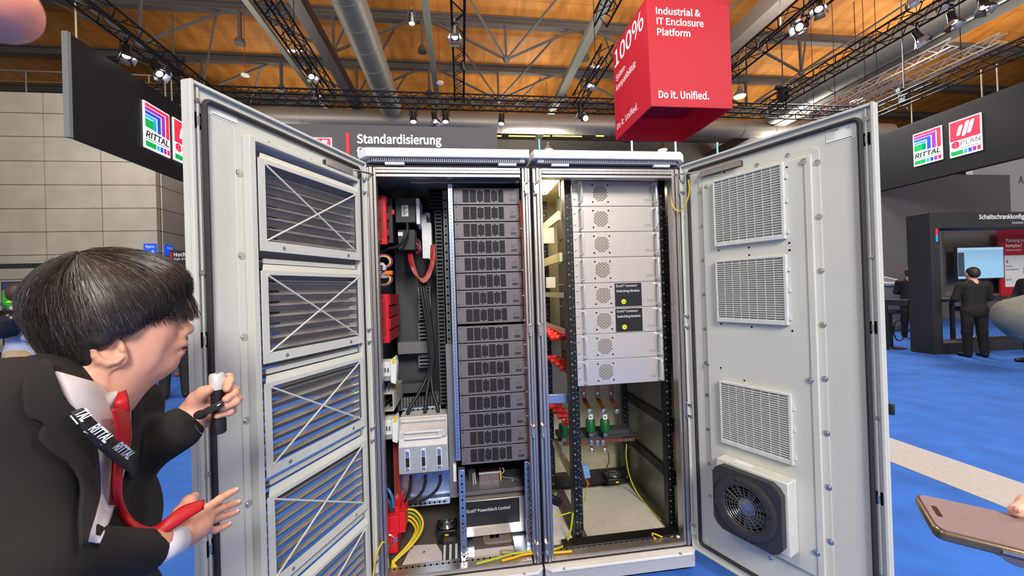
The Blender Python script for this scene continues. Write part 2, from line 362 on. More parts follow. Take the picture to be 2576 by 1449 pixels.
# red hanging cube
RC = mat('red_cube_fabric', (180, 18, 40), .6, nv=.03, emit=.12); RCD = mat('red_cube_inside', (186, 10, 36), .6)
x0, x1, y0, y1, z0, z1 = 3.12, 4.72, 4.7, 6.32, 4.7, 6.71
t = thing('hanging_cube_sign', 'big red open-bottomed cube sign hanging above the right cabinet', 'sign', (3.92, 5.5, 4.7))
obj('fabric_cover', MB().box(x0, x1, y0, y0+.03, z0, z1).box(x0, x1, y1-.03, y1, z0, z1).box(x0, x0+.03, y0+.03, y1-.03, z0, z1).box(x1-.03, x1, y0+.03, y1-.03, z0, z1), RC, t, bevel=.004)
obj('lid', MB().box(x0+.03, x1-.03, y0+.03, y1-.03, z0+.5, z0+.55), RCD, t)
X, Z, Yd = V((1, 0, 0)), V((0, 0, 1)), V((0, -1, 0))
for s, px, ph in (('Industrial &', (1650, 35), .125), ('IT Enclosure', (1652, 61), .125), ('Platform', (1653, 88), .125)):
    o = P(*px, Y=y0); text(s, TXTW, (o.x, y0-.002, o.z), X, Z, ph, t, bold=.02)
o = P(1657, 246, Y=y0); text('Do it. Unified.', TXTW, (o.x, y0-.002, o.z), X, Z, .135, t, w=.98, bold=.02)
for s, px, ph, wd_ in (('100%', (1547, 172), .36, 1.36), ('System-', (1550, 205), .13, .5), ('kompatibilität', (1551, 230), .13, .95), ('Do it. Unified.', (1553, 327), .13, 1.0)):
    o = P(*px, X=x0); text(s, TXTW, (x0-.002, o.y, o.z), Yd, Z, ph, t, w=wd_, bold=.01)
for xx in (x0+.2, x1-.2): obj('suspension_wire', MB().cyl((xx, y0+.3, z0+.5), (xx, y0+.3, 9.5), .012), RUB, t)

# grey stand wall with heading behind the cabinets
YB = 4.2; GW = mat('stand_wall_grey', (78, 78, 82), .7)
a, b2 = P(690, 318, Y=YB), P(1250, 322, Y=YB)
t = thing('stand_wall', 'dark grey stand wall with white heading behind the left cabinet', 'wall', ((a.x+b2.x)/2, YB, 0))
obj('board', MB().box(a.x, b2.x, YB, YB+.15, 0, b2.z), GW, t)
o1, o2 = P(870, 335, Y=YB), P(880, 392, Y=YB); obj('red_bar', MB().box(o1.x, o2.x, YB-.012, YB, o2.z-.2, o1.z), mat('red_accent', (214, 24, 46), .5, emit=.15), t)
o, o2 = P(898, 360, Y=YB), P(1111, 364, Y=YB); text('Standardisierung', TXTW, (o.x, YB-.004, o.z), X, Z, .135, t, w=o2.x-o.x, bold=.025)
o, o2 = P(898, 394, Y=YB), P(1088, 396, Y=YB); text('für Gleichstrom', TXTW, (o.x, YB-.004, o.z), X, Z, .135, t, w=o2.x-o.x, bold=.025)
o = P(788, 392, Y=YB); logo('c', (o.x, YB-.002, P(830, 412, Y=YB).z), X, Z, .27, .38, 'small red square sign high behind the left door top', 'bars')
# ---------------------------------------------------------------- lighting trusses and lamps
TB = mat('truss_black', (30, 30, 32), .45, .3); TS = mat('truss_silver', (224, 218, 208), .5)
def truss(a, b2, w, m, label, step=.3, r=.022):
    a, b2 = V(a), V(b2); d = (b2-a); n = max(2, int(d.length/step)); d /= n
    x = d.cross(V((0, 0, 1))).normalized()*w/2; z = V((0, 0, w/2)); mb = MB()
    c = [-x-z, x-z, x+z, -x+z]
    for q in c: mb.cyl(a+q, b2+q, r, n=6)
    for i in range(n):
        p, q = a+d*i, a+d*(i+1)
        for k in range(4):
            e, g = c[k], c[(k+1) % 4]
            if i % 2: e, g = g, e
            mb.cyl(p+e, q+g, r*.5, n=4)
    return obj('lighting_truss', mb, m, label=label, cat='truss')
ZT = 6.75
truss((-6.68, 3.6, ZT), (-6.68, 12, ZT), .3, TB, 'black lighting truss above the left black fascia')
truss((-3.62, 3.2, ZT), (-3.62, 8.7, ZT), .28, TB, 'black lighting truss left of the thick roof girder')
truss((-.27, 3.2, ZT), (-.27, 8.7, ZT), .24, TB, 'black lighting truss at the centre above the left cabinet')
truss((3.04, 6.4, ZT), (3.04, 8.7, ZT), .28, TB, 'black lighting truss running behind the red cube, left of it')
truss((2.85, 2.4, ZT+.6), (2.85, 6.3, ZT+.6), .28, TB, 'black lighting truss overhead beside the top left of the red cube')
truss((6.4, 2.5, ZT), (6.4, 8.7, ZT), .3, TB, 'black lighting truss right of the red cube')
truss((8.95, 2.5, ZT), (8.95, 8.8, ZT), .3, TB, 'black lighting truss crossing the timber ceiling at the right')
truss((12.75, 3, ZT), (12.75, 13, ZT), .3, TB, 'black lighting truss above the right black fascia')
truss((-8, 8.95, ZT-.02), (12.4, 8.95, ZT-.02), .3, TB, 'long black lighting truss running crosswise above both cabinets')
truss((4.85, 4.2, ZT+.25), (6.2, 4.2, ZT+.25), .28, TB, 'short black truss reaching from the red cube to the right')
truss((5.6, 4.6, 7.5), (6.9, 4.6, 7.5), .24, TS, 'short silver truss at the top edge right of the red cube')
for a, b2, s in (((2030, 285), (2425, 108), 'upper'), ((2110, 285), (2535, 95), 'middle'), ((1985, 320), (2300, 190), 'lower')):
    p = P(*a, Z=8.6); q = P(*b2, Z=8.6); x = (p.x+q.x)/2
    o = truss((x, q.y, 8.6), (x, p.y, 8.6), .26, TS, s+' one of the three silver trusses at the right', r=.026)
    for k in (.2, .8): obj('hang_rod', MB().cyl((x, q.y+(p.y-q.y)*k, 8.7), (x, q.y+(p.y-q.y)*k, 14.2), .011, n=6), RUB, o)
# hoists
def hoist(px, py, top, label):
    p = P(px, py, Y=8.3)
    t = thing('chain_hoist', label, 'hoist', p)
    obj('motor', MB().box(p.x-.1, p.x+.1, p.y-.1, p.y+.1, p.z-.25, p.z+.12).cyl((p.x-.22, p.y, p.z+.12), (p.x+.22, p.y, p.z+.12), .07), BLACK, t, bevel=.01)
    obj('chain', MB().cyl((p.x, p.y, p.z+.1), (p.x, p.y, 13.7), .018, n=6), mat('chain_steel', (90, 88, 86), .5, .5), t)
    obj('hook', MB().tube(spline([(p.x, p.y, p.z-.22), (p.x, p.y, p.z-.4), (p.x+.08, p.y, p.z-.48), (p.x+.1, p.y, p.z-.38)], 4), .02, 6), BLACK, t)
hoist(1970, 232, 0, 'black chain hoist left of the top corner of the right door')
hoist(2275, 238, 0, 'black chain hoist above the top of the right door')
hoist(437, 160, 0, 'grey chain hoist hanging above the left fascia')
# spotlights
LENS = mat('lamp_lens_lit', (255, 246, 255), .3, emit=14.)
LENSW = mat('lamp_lens_warm', (255, 224, 170), .3, emit=9.)
LENSD = mat('lamp_reflector', (200, 198, 215), .2, .7)
def spotlight(px, py, aim, s, label, lit=True, doors=True, Y=None, Z=None, D=None, X=None):
    """stage lamp: can, lens, yoke, clamp and barn doors; aim is the beam direction"""
    s *= .86 if Y else .6
    p = P(px, py, Y=Y, Z=Z, D=D, X=X); d = V(aim).normalized()
    x = d.cross(V((0, 0, 1)));  x = x.normalized() if x.length > .05 else V((1, 0, 0)); y = d.cross(x)
    t = thing('stage_spotlight', label, 'spotlight', p, 'stage spotlights on the trusses')
    obj('lamp_can', MB().lathe(p-d*.34*s, d, [(.05*s, 0), (.085*s, .03*s), (.09*s, .2*s), (.115*s, .3*s), (.125*s, .36*s)], 16), BLACKM, t)
    obj('lens', MB().lathe(p+d*.005*s, d, [(.112*s, 0), (.09*s, .02*s), (.03*s, .03*s)], 16), LENS if lit else LENSD, t, label='glowing lens' if lit else 'unlit reflector')
    yk = MB(); top = p-d*.16*s+V((0, 0, .26*s))
    for q in (-1, 1): yk.bar(p-d*.16*s+x*.12*s*q, top+x*.1*s*q, .025*s, .012*s, d)
    yk.bar(top-x*.11*s, top+x*.11*s, .025*s, .012*s)
    obj('yoke', yk, BLACKM, t)
    obj('clamp', MB().box(top.x-.03*s, top.x+.03*s, top.y-.03*s, top.y+.03*s, top.z, top.z+.12*s), BLACKM, t, bevel=.004)
    if doors:
        for k in range(4):
            e = (x, y, -x, -y)[k]; g = e.cross(d)
            a = p+e*.115*s; o = p+e*.19*s+d*.17*s
            obj('barn_door', MB().hexa([a-g*.1*s, a+g*.1*s, o+g*.13*s, o-g*.13*s, a-g*.1*s+e*.008, a+g*.1*s+e*.008, o+g*.13*s+e*.008, o-g*.13*s+e*.008]), BLACKM if k % 2 else mat('barn_door_silver', (140, 140, 150), .35, .6), t, 0)
    return t
Z1 = ZT-.42
spotlight(318, 140, (.25, -.2, -1), 1.15, 'spotlight with silver barn doors above the left fascia end', Z=Z1)
spotlight(400, 185, (.7, -.2, -.7), 1.2, 'brightest tilted spotlight above the left fascia', Z=Z1)
spotlight(783, 192, (.4, -.4, -.8), 1.0, 'glowing spotlight low on the truss left of the thick girder', Z=Z1)
spotlight(800, 240, (.05, 0, -1), .9, 'small spotlight hanging under the truss junction left of the silver duct', Z=Z1)
spotlight(1036, 58, (0, 0, -1), .9, 'black spotlight at the top beside the fat silver duct', Z=Z1, doors=False)
spotlight(1144, 92, (0, -.2, -1), 1.1, 'large glowing spotlight on the centre truss near the top edge', Z=Z1)
spotlight(1168, 175, (.3, .4, -1), .8, 'unlit black lamp halfway along the centre truss', lit=False, doors=False, Z=Z1)
spotlight(1040, 305, (0, -.1, -1), 1.0, 'first spotlight from the left under the long crosswise truss', Y=8.95, doors=False)
spotlight(1095, 304, (.2, -.2, -1), .9, 'second spotlight under the long crosswise truss, with a side flap', Y=8.95)
spotlight(1121, 305, (0, -.1, -1), 1.0, 'third spotlight under the long crosswise truss', Y=8.95, doors=False)
spotlight(1261, 310, (-.1, -.1, -1), .95, 'lone spotlight under the middle of the long crosswise truss', Y=8.95, doors=False)
spotlight(1483, 214, (.1, -.3, -1), 1.05, 'glowing spotlight with silver flap left of the red cube', X=3.04)
spotlight(1462, 284, (.1, .2, -1), .9, 'dim spotlight just above the round bright lamp left of the red cube', Y=8.8, lit=True)
spotlight(1473, 298, (0, -1, -.35), .9, 'round bright lamp facing the viewer left of the red cube', Y=8.7, doors=False)
spotlight(2060, 22, (-.4, -.3, -1), 1.1, 'spotlight with white barn doors right of the red cube top', X=6.4)
spotlight(2012, 68, (-1, -.3, -.45), 1.2, 'spotlight turned sideways right of the red cube', X=6.4)
spotlight(2316, 98, (.3, -.3, -1), 1.1, 'spotlight under the truss crossing the right of the timber ceiling', Z=Z1)
spotlight(2398, 55, (0, -.2, -1), 1.1, 'spotlight second along the right ceiling truss', Z=Z1)
spotlight(2476, 16, (-.1, -.2, -1), 1.1, 'spotlight cut by the top edge, rightmost of the row', Z=Z1)
spotlight(2372, 5, (.1, -.2, -1), 1.0, 'spotlight cut by the top edge, second from the right', Z=Z1+.5)
spotlight(2295, 0, (.1, -.2, -1), 1.0, 'spotlight cut by the top edge, third from the right', Z=Z1+.5)
# hall high-bay lamps, LED bars, smoke detectors, exit battens
def highbay(px, py, Y, label):
    p = P(px, py, Y=Y)
    t = thing('hall_lamp', label, 'lamp', p, 'warm hall lamps')
    obj('reflector', MB().lathe(p+V((0, 0, .1)), (0, 0, 1), [(.3, -.1), (.28, 0), (.12, .2), (.1, .4)], 16), RAIL, t)
    obj('lens', MB().lathe(p-V((0, 0, .03)), (0, 0, 1), [(.05, -.05), (.27, -.02), (.29, .03)], 16), LENSW, t)
    obj('cord', MB().cyl((p.x, p.y, p.z+.45), (p.x, p.y, 14.45), .015, n=6), RUB, t)
highbay(1380, 378, 22, 'warm round hall lamp just over the left part of the right cabinet')
highbay(1667, 377, 22, 'warm round hall lamp between the two white light bars')
highbay(1861, 242, 17, 'warm round hall lamp right of the red cube')
highbay(2157, 254, 14, 'warm round hall lamp above the right door top edge')
LED = mat('led_bar_white', (236, 240, 255), .4, emit=5.); LEDT = mat('led_bar_teal', (120, 190, 190), .4, emit=.8)
for px, y0, y1, m, nm in ((1589, 352, 420, LED, 'white upright light bar left of the pair over the right cabinet'), (1699, 355, 420, LED, 'white upright light bar right of the pair over the right cabinet'), (1356, 350, 420, LEDT, 'thin teal upright light bar over the left part of the right cabinet'), (1804, 358, 420, LEDT, 'thin teal upright light bar behind the right door hinge')):
    a, b2 = P(px, y0, Y=11), P(px, y1, Y=11)
    obj('light_bar', MB().cyl((a.x, 11, 0), (a.x, 11, a.z), .028, n=10), m, label=nm, cat='light bar')
for px, py, zd, nm in ((617, 191, 11, 'small white disc detector under the ceiling left of the silver duct'), (1107, 210, 11, 'small white disc detector under the ceiling by the centre truss')):
    p = P(px, py, Z=zd); t = thing('smoke_detector', nm, 'detector', p)
    obj('disc', MB().lathe(p, (0, 0, 1), [(.03, 0), (.16, .01), (.16, .05), (.04, .07)], 20), WHITE, t); obj('stem', MB().cyl(p+V((0, 0, .05)), (p.x, p.y, 14), .012, n=6), REDW, t)
for px, py, nm in ((742, 129, 'short white batten lamp by the truss left of the silver duct'), (1498, 168, 'short white batten lamp on the truss left of the red cube')):
    p = P(px, py, Z=8.2); o = obj('batten_lamp', MB().box(p.x-.18, p.x+.18, p.y-.03, p.y+.03, p.z-.03, p.z+.03), mat('batten_diffuser', (226, 218, 220), .5, emit=.5), bevel=.01, label=nm, cat='lamp'); obj('cord', MB().cyl((p.x, p.y, p.z+.03), (p.x, p.y, 13.7), .012, n=6), RUB, o)
sb = MB()
for a, b2 in ((1250, 1262), (1280, 1358), (1364, 1384), (1390, 1465), (1500, 1520)): p, q = P(a, 341, Y=24.2), P(b2, 344, Y=24.2); sb.box(p.x, q.x, 24.22, 24.3, p.z-.03, p.z+.03)
obj('light_strip', sb, mat('warm_strip', (255, 214, 120), .4, emit=1.), label='broken warm light strip along the underside of the long duct', cat='light strip')
obj('wall_far_panel', MB().box(-8, 30, 24.3, 24.5, 0, 11.7), mat('far_panel_grey', (92, 92, 90), .8), kind='structure').name = 'wall_far'

# ---------------------------------------------------------------- right side: grey wall, gate-shaped booth, lectern, stool, people
gw = mat('grey_stand_wall', (118, 116, 118), .7)
p = P(2230, 432, Y=9.4); q = P(2540, 440, Y=9.4)
struct('wall_stand', MB().box(p.x-4, q.x, 9.4, 9.6, 0, q.z), gw)
struct('wall_pale', MB().box(q.x+.02, q.x+8, 10.4, 10.6, 0, q.z+1.3), mat('pale_stand_wall', (200, 202, 206), .7))
o = P(2562, 462, Y=10.4); text('AX', mat('navy_ink', (40, 44, 70), .6), (o.x, 10.395, o.z), X, Z, .3).name = 'wall_lettering'
bpy.data.objects['wall_lettering']['label'] = 'dark letters on the pale wall at the right edge'; bpy.data.objects['wall_lettering']['category'] = 'lettering'
GB = mat('gate_black', (40, 40, 42), .6)
gx, gy, gd = 8.42, 4.35, .4
gz = 2.68
t = thing('booth_gate', 'black gate-shaped booth frame with white heading at the right', 'booth', (9.8, gy, 0))
wl, gx2 = .2, 13.2
obj('frame', MB().box(gx, gx+wl, gy, gy+gd, .0, gz).box(gx2-wl, gx2, gy, gy+gd, .0, gz).box(gx+wl, gx2-wl, gy, gy+gd, gz-.3, gz).box(gx+wl, gx2-wl, gy, gy+gd, 0, .2), GB, t, 0, bevel=.006)
o = P(2462, 551, Y=gy); text('Schaltschrankkonfigurator', TXTW, (o.x, gy-.003, o.z), X, Z, .085, t, bold=.02)
o = P(2546, 563, Y=gy); text('Enclosure configurator', TXTW, (o.x, gy-.003, o.z), X, Z, .045, t)
a, b2 = P(2353, 576, Y=gy), P(2358, 608, Y=gy); zc = (a.z+b2.z)/2
obj('accent_red', MB().box(a.x, a.x+.035, gy-.01, gy, zc, a.z), mat('accent_pink', (220, 40, 80), .5, emit=.4), t); obj('accent_blue', MB().box(a.x, a.x+.035, gy-.01, gy, b2.z, zc), mat('accent_azure', (30, 150, 220), .5, emit=.4), t)
# inside the gate
yb = 5.05
obj('back_panel', MB().box(P(2377, 650, Y=yb+.3).x, gx2-wl, yb+.3, yb+.34, 1.05, gz-.1), mat('gate_back_grey', (96, 94, 94), .7), t)
a, b2 = P(2408, 624, Y=yb), P(2525, 698, Y=yb)
s = thing('monitor', 'wall monitor with pale blue screen inside the black gate booth', 'monitor', ((a.x+b2.x)/2, yb, b2.z))
obj('bezel', MB().box(a.x-.02, b2.x+.02, yb, yb+.05, b2.z-.02, a.z+.02), BLACK, s); obj('screen', MB().box(a.x, b2.x, yb-.006, yb, b2.z, a.z), mat('screen_blue', (128, 172, 200), .3, emit=.55), s)
obj('menu_bar', MB().box(a.x, b2.x, yb-.01, yb-.006, a.z-.05, a.z), mat('screen_bar', (150, 190, 215), .3, emit=.6), s); obj('side_menu', MB().box(a.x, a.x+.15, yb-.01, yb-.006, b2.z+.05, a.z-.1), mat('screen_dark', (40, 60, 76), .3, emit=.2), s)
obj('wall_arm', MB().box(a.x+.4, a.x+.6, yb+.05, yb+.3, b2.z+.2, b2.z+.5), BLACK, s)
a, b2 = P(2512, 573, Y=yb+.1), P(2535, 700, Y=yb+.1)
s = thing('info_banner', 'red information banner with white lettering in the gate booth', 'banner', (a.x+.5, yb+.1, .2))
obj('panel', MB().box(a.x, a.x+1.6, yb+.1, yb+.13, .25, a.z), mat('banner_red', (170, 16, 40), .6), s)
for sx, px, py, h in (('Planung zu', 2530, 609, .075), ('komplex?', 2530, 622, .075), ('Planning too complex?', 2530, 631, .03)):
    o = P(px, py, Y=yb+.1); text(sx, TXTW, (o.x, yb+.097, o.z), X, Z, h, s)
a, b2 = P(2526, 643, Y=yb+.1), P(2530, 722, Y=yb+.1)
obj('white_field', MB().box(a.x, a.x+1.5, yb+.094, yb+.1, b2.z, a.z), WHITE, s)
for sx, px, py, h in (('4', 2531, 663, .09), ('Schritte,', 2531, 672, .035), ('klare Ergebnisse', 2531, 680, .035), ('Do it.', 2532, 706, .045)):
    o = P(px, py, Y=yb+.09); text(sx, mat('navy_ink', (40, 44, 70), .6), (o.x, yb+.09, o.z), X, Z, h, s)
a, b2 = P(2268, 752, Y=gy+.35), P(2400, 762, Y=gy+.35)
s = thing('counter_top', 'thin dark counter shelf passing through the gate booth', 'counter', (a.x+.8, gy+.35, .9))
obj('shelf', MB().box(P(2386, 760, Y=gy+.5).x, gx2-wl-.02, gy+.42, gy+.9, .93, 1.0), GB, s, bevel=.004); obj('support', MB().cyl((gx+1.3, gy+.6, 0), (gx+1.3, gy+.6, .93), .04), BLACKM, s)
s = thing('side_counter', 'dark counter board sticking out left of the gate booth', 'counter', (gx-.2, gy+.5, .9))
obj('shelf', MB().box(P(2268, 757, Y=gy+.7).x, gx-.02, gy+.42, gy+.9, .9, 1.02), GB, s, bevel=.004); obj('support', MB().cyl((gx-.15, gy+.7, 0), (gx-.15, gy+.7, .9), .03), BLACKM, s)
# grey lectern
a = P(2250, 690, Y=7.6); GL = mat('lectern_grey', (132, 132, 138), .5)
s = thing('lectern_terminal', 'grey terminal lectern with slanted display left of the gate booth', 'lectern', (a.x, 7.6, 0))
x0, x1 = P(2222, 700, Y=7.6).x, P(2281, 700, Y=7.6).x
obj('cabinet', MB().box(x0, x1, 7.6, 8.2, .08, 1.25).box(x0+.05, x1-.05, 7.65, 8.1, 0, .08), GL, s, bevel=.01)
obj('slanted_top', MB().hexa([(x0-.03, 7.5, 1.25), (x1+.03, 7.5, 1.25), (x1+.03, 7.5, 1.32), (x0-.03, 7.5, 1.32), (x0-.03, 8.2, 1.45), (x1+.03, 8.2, 1.45), (x1+.03, 8.2, 1.52), (x0-.03, 8.2, 1.52)]), mat('lectern_top', (186, 188, 190), .4), s, bevel=.008)
obj('display', MB().hexa([(x0+.15, 7.62, 1.352), (x1-.15, 7.62, 1.352), (x1-.15, 7.62, 1.362), (x0+.15, 7.62, 1.362), (x0+.15, 8.05, 1.475), (x1-.15, 8.05, 1.475), (x1-.15, 8.05, 1.485), (x0+.15, 8.05, 1.485)]), mat('display_grey', (110, 120, 130), .2), s)
obj('lock', MB().cyl((x1-.1, 7.6, .75), (x1-.1, 7.57, .75), .02), CHROME, s)
# bar stool
p = P(2243, 876, Z=0)
s = thing('bar_stool', 'black bar stool with dark foot ring beside the right door edge', 'stool', (p.x, p.y, 0))
obj('foot_plate', MB().lathe((p.x, p.y, 0), (0, 0, 1), [(.22, 0), (.22, .015), (.04, .03)], 24), BLACKM, s); obj('column', MB().cyl((p.x, p.y, .02), (p.x, p.y, .74), .03), BLACKM, s)
obj('seat', MB().lathe((p.x, p.y, .72), (0, 0, 1), [(.15, 0), (.2, .02), (.21, .06), (.17, .09)], 24), BLACK, s)
obj('foot_ring', MB().tube([(p.x+.2+.14*cos(k*.5), p.y, .36+.22*sin(k*.5)*1.0) for k in range(-7, 8)], .012, 6), BLACKM, s)
for (px, py, nm) in ((2428, 800, 'second black bar stool partly hidden by the gate frame'),): dup(s, (P(px, 868, Z=0).x-p.x, P(px, 868, Z=0).y-p.y, 0), nm)
# left background
BL = mat('sign_blue', (20, 84, 160), .5)
for (xa, ya, xb, yb_, nm) in ((361, 613, 393, 643, 'blue square sign reading Kern 5 on the concrete wall'),):
    a, b2 = P(xa, ya, Y=14.85), P(xb, yb_, Y=14.85); s = thing('wall_sign', nm, 'sign', ((a.x+b2.x)/2, 14.87, b2.z))
    obj('board', MB().box(a.x, b2.x, 14.85, 14.89, b2.z, a.z), BL, s); text('Kern', TXTW, (a.x+.08, 14.845, a.z-.17), X, Z, .11, s, bold=.02); text('5', TXTW, (b2.x-.17, 14.845, b2.z+.05), X, Z, .16, s, bold=.02)
a, b2 = P(413, 615, X=-12.03), P(433, 644, X=-12.03)
s = thing('wall_sign', 'second blue sign reading Kern around the concrete wall corner', 'sign', (-12.03, (a.y+b2.y)/2, b2.z)); obj('board', MB().box(-12.04, -12.0, a.y, b2.y, b2.z, a.z), BL, s)
text('Kern', TXTW, (-11.995, a.y+.1, a.z-.17), (0, 1, 0), Z, .11, s, bold=.02)
a, b2 = P(426, 630, Y=7), P(560, 690, Y=7)
s = thing('info_stele', 'black information board with red mark behind the left door edge', 'sign', ((a.x+b2.x)/2, 7, 0)); obj('board', MB().box(a.x, b2.x, 7, 7.1, 0, a.z), GB, s)
o = P(438, 645, Y=7); text('Hochverfügbar', TXTW, (o.x, 6.995, o.z), X, Z, .075, s, bold=.02); o = P(438, 654, Y=7); text('High-availability', TXTW, (o.x, 6.995, o.z), X, Z, .045, s)
o = P(432, 652, Y=7); obj('red_mark', MB().box(o.x-.02, o.x+.02, 6.985, 7, o.z, o.z+.14), RED, s)
obj('wall_shelf', MB().box(-20, -12.2, 12.2, 12.6, P(100, 672, Y=12.2).z, P(100, 662, Y=12.2).z), BLACK, kind='structure').name = 'trim_2'
a, b2 = P(6, 712, Y=6), P(62, 774, Y=6); z2 = P(20, 730, Y=6).z
s = thing('display_screen', 'lit display with green arrow graphic at the far left', 'screen', ((a.x+b2.x)/2, 6, b2.z-.4))
obj('housing', MB().box(a.x-.02, b2.x, 6, 6.08, .0, a.z+.02), BLACK, s); obj('header_field', MB().box(a.x, b2.x, 5.99, 6, z2, a.z), mat('navy_screen', (30, 40, 80), .4, emit=.3), s)
obj('green_field', MB().box(a.x, b2.x, 5.99, 6, b2.z, z2), mat('green_screen', (20, 130, 30), .4, emit=.5), s)
obj('arrow', MB().prism([(0, .0), (.16, .1), (.1, .13), (.3, .22), (.3, -.02)], (a.x+.05, 5.985, b2.z+.1), (1, 0, 0), (0, 0, 1), .004), mat('lime_screen', (140, 200, 30), .4, emit=.5), s)
s = thing('low_counter', 'low dark counter behind the man in beige trousers', 'counter', (-8, 5.2, 0)); obj('body', MB().box(-9.5, -6.2, 5.2, 5.9, 0, .75), GB, s, bevel=.01); obj('top', MB().box(-9.55, -6.15, 5.15, 5.95, .75, .79), PLATE, s)
# ================================================================ the two enclosures
def fr(px0, py0, px1, py1, Y):   # front rectangle seen in the photo -> x0, x1, z0, z1 on the plane Y
    ym, xm = (py0+py1)/2, (px0+px1)/2
    return P(px0, ym, Y=Y).x, P(px1, ym, Y=Y).x, P(xm, py1, Y=Y).z, P(xm, py0, Y=Y).z
def fbox(px0, py0, px1, py1, Y, dep, mb=None):
    a = fr(px0, py0, px1, py1, Y); mb = mb or MB(); return mb.box(a[0], a[1], Y, Y+dep, a[2], a[3])
DP = .86
def slotted(mb, a, b2, w, hole, step, N, th=.003):
    """dark square holes along a rail (rail pattern)"""
    a, b2, N = V(a), V(b2), V(N).normalized(); d = (b2-a); n = int(d.length/step); d.normalize(); s = d.cross(N)
    for i in range(n):
        c = a+d*step*(i+.5); h = hole if i % 2 == 0 else hole*.45
        q = [c-d*h/2-s*h/2, c+d*h/2-s*h/2, c+d*h/2+s*h/2, c-d*h/2+s*h/2]; mb.rings([q, [v+N*th for v in q]])
    return mb
def enclosure(x0, x1, label, sgn):
    t = thing('enclosure_cabinet', label, 'cabinet', ((x0+x1)/2, DP/2, 0))
    # roof with chamfered front corners and a slotted underside lip
    c = .045; xr0, xr1 = (x0-.025, x1-.001) if sgn < 0 else (x0+.001, x1+.025)
    rp_ = [(xr0, DP+.02), (xr0, .02), (xr0+(c if sgn < 0 else .008), -.03), (xr1-(.008 if sgn < 0 else c), -.03), (xr1, .02), (xr1, DP+.02)]
    obj('roof_cover', MB().prism(rp_, (0, 0, 2.115), (1, 0, 0), (0, 1, 0), .042), GREYR, t, bevel=.004)
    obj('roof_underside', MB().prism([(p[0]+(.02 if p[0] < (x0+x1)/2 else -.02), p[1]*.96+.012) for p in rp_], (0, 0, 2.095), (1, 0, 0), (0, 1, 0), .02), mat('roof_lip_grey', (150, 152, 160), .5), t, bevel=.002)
    s = MB(); n = 74
    for i in range(n):
        xx = xr0+.06+(xr1-xr0-.12)*i/(n-1); s.hexa([(xx, -.0185, 2.099), (xx+.004, -.0185, 2.099), (xx+.004, -.017, 2.099), (xx, -.017, 2.099), (xx+.003, -.0185, 2.112), (xx+.007, -.0185, 2.112), (xx+.007, -.017, 2.112), (xx+.003, -.017, 2.112)])
    obj('vent_slots', s, SLOT, t, 0)
    for xx in (x0+.10, x1-.16): obj('roof_tab', MB().box(xx, xx+.09, -.012, .01, 2.083, 2.098), GREYR, t, bevel=.002)
    # rails and posts of the frame: stepped profile
    def prof(a, b2, ax, kw=1.):    # three strips with grooves
        mb = MB()
        for k, (o0, o1, y0) in enumerate(((0, .014, .004), (.017, .031, -.002), (.034, .046, .004))):
            o0 *= kw; o1 *= kw
            if ax == 'z': mb.box(a[0]+o0, a[0]+o1, y0, .03, a[1], b2)
            else: mb.box(a[0], b2, y0, .03, a[1]+o0, a[1]+o1)
        if ax == 'z': mb.box(a[0]+.002*kw, a[0]+.044*kw, .03, .06, a[1], b2)
        else: mb.box(a[0], b2, .03, .06, a[1]+.002, a[1]+.044)
        return mb
    fx0, fx1 = (x0+.008, x1-.005) if sgn < 0 else (x0+.005, x1-.008)
    for xx in (fx0, fx1-(.038 if sgn < 0 else .046)): obj('frame_post', prof((xx, .12), 2.075, 'z', .82 if sgn < 0 and xx > fx0 else 1.), GALV, t, 0, bevel=.0015)
    obj('frame_rail', prof((fx0+.046, 2.03), fx1-.046, 'x'), GALV, t, 0, bevel=.0015)
    obj('frame_rail', MB().box(fx0+.046, fx1-.046, .004, .03, .119, .1255).box(fx0+.046, fx1-.046, -.002, .03, .127, .1365).box(fx0+.046, fx1-.046, .0, .075, .137, .14), GALV, t, 0, bevel=.001)
    obj('sill_holes', slotted(MB(), (fx0+.06, .052, .14), (fx1-.06, .052, .14), 0, .011, .0145, (0, 0, 1), .0006), DARK, t, 0)
    for xx in (fx0+.012, fx1-.03):
        for y in (.06,): obj('post_perforation', slotted(MB(), (xx+.012, y-.031, .17), (xx+.012, y-.031, 2.0), 0, .01, .025, (0, -1, 0), .002), DARK, t, 0)
    obj('frame_post', MB().box(fx0, fx0+.04, DP-.06, DP-.02, .12, 2.07), GALV, t); obj('frame_post', MB().box(fx1-.04, fx1, DP-.06, DP-.02, .12, 2.07), GALV, t)
    obj('door_seal_edge', MB().box(x0, fx0-.001, .006, .04, .11, 2.085).box(fx1+.001, x1, .006, .04, .11, 2.085).box(fx0, fx1, .006, .03, 2.0765, 2.0875).box(fx0, fx1, .006, .03, .1085, .1175), RUB, t, 0)
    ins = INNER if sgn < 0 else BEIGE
    sheet = mat('side_sheet_grey', (150, 148, 140), .35, .55, nv=.06)
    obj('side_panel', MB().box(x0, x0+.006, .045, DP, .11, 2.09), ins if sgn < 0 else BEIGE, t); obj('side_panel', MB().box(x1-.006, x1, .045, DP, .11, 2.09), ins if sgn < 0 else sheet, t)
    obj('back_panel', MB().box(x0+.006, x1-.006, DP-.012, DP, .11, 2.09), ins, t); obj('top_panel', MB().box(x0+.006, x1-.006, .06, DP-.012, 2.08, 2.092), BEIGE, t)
    obj('floor_pan', MB().box(x0+.006, x1-.006, .06, DP-.012, .112, .12), mat('floor_pan_brown_grey', (92, 86, 80), .6), t)
    # plinth with bright upper lip
    obj('plinth', MB().box(x0+.004, x1-.004, -.012, DP, .012, .094), PLINTH, t, bevel=.004)
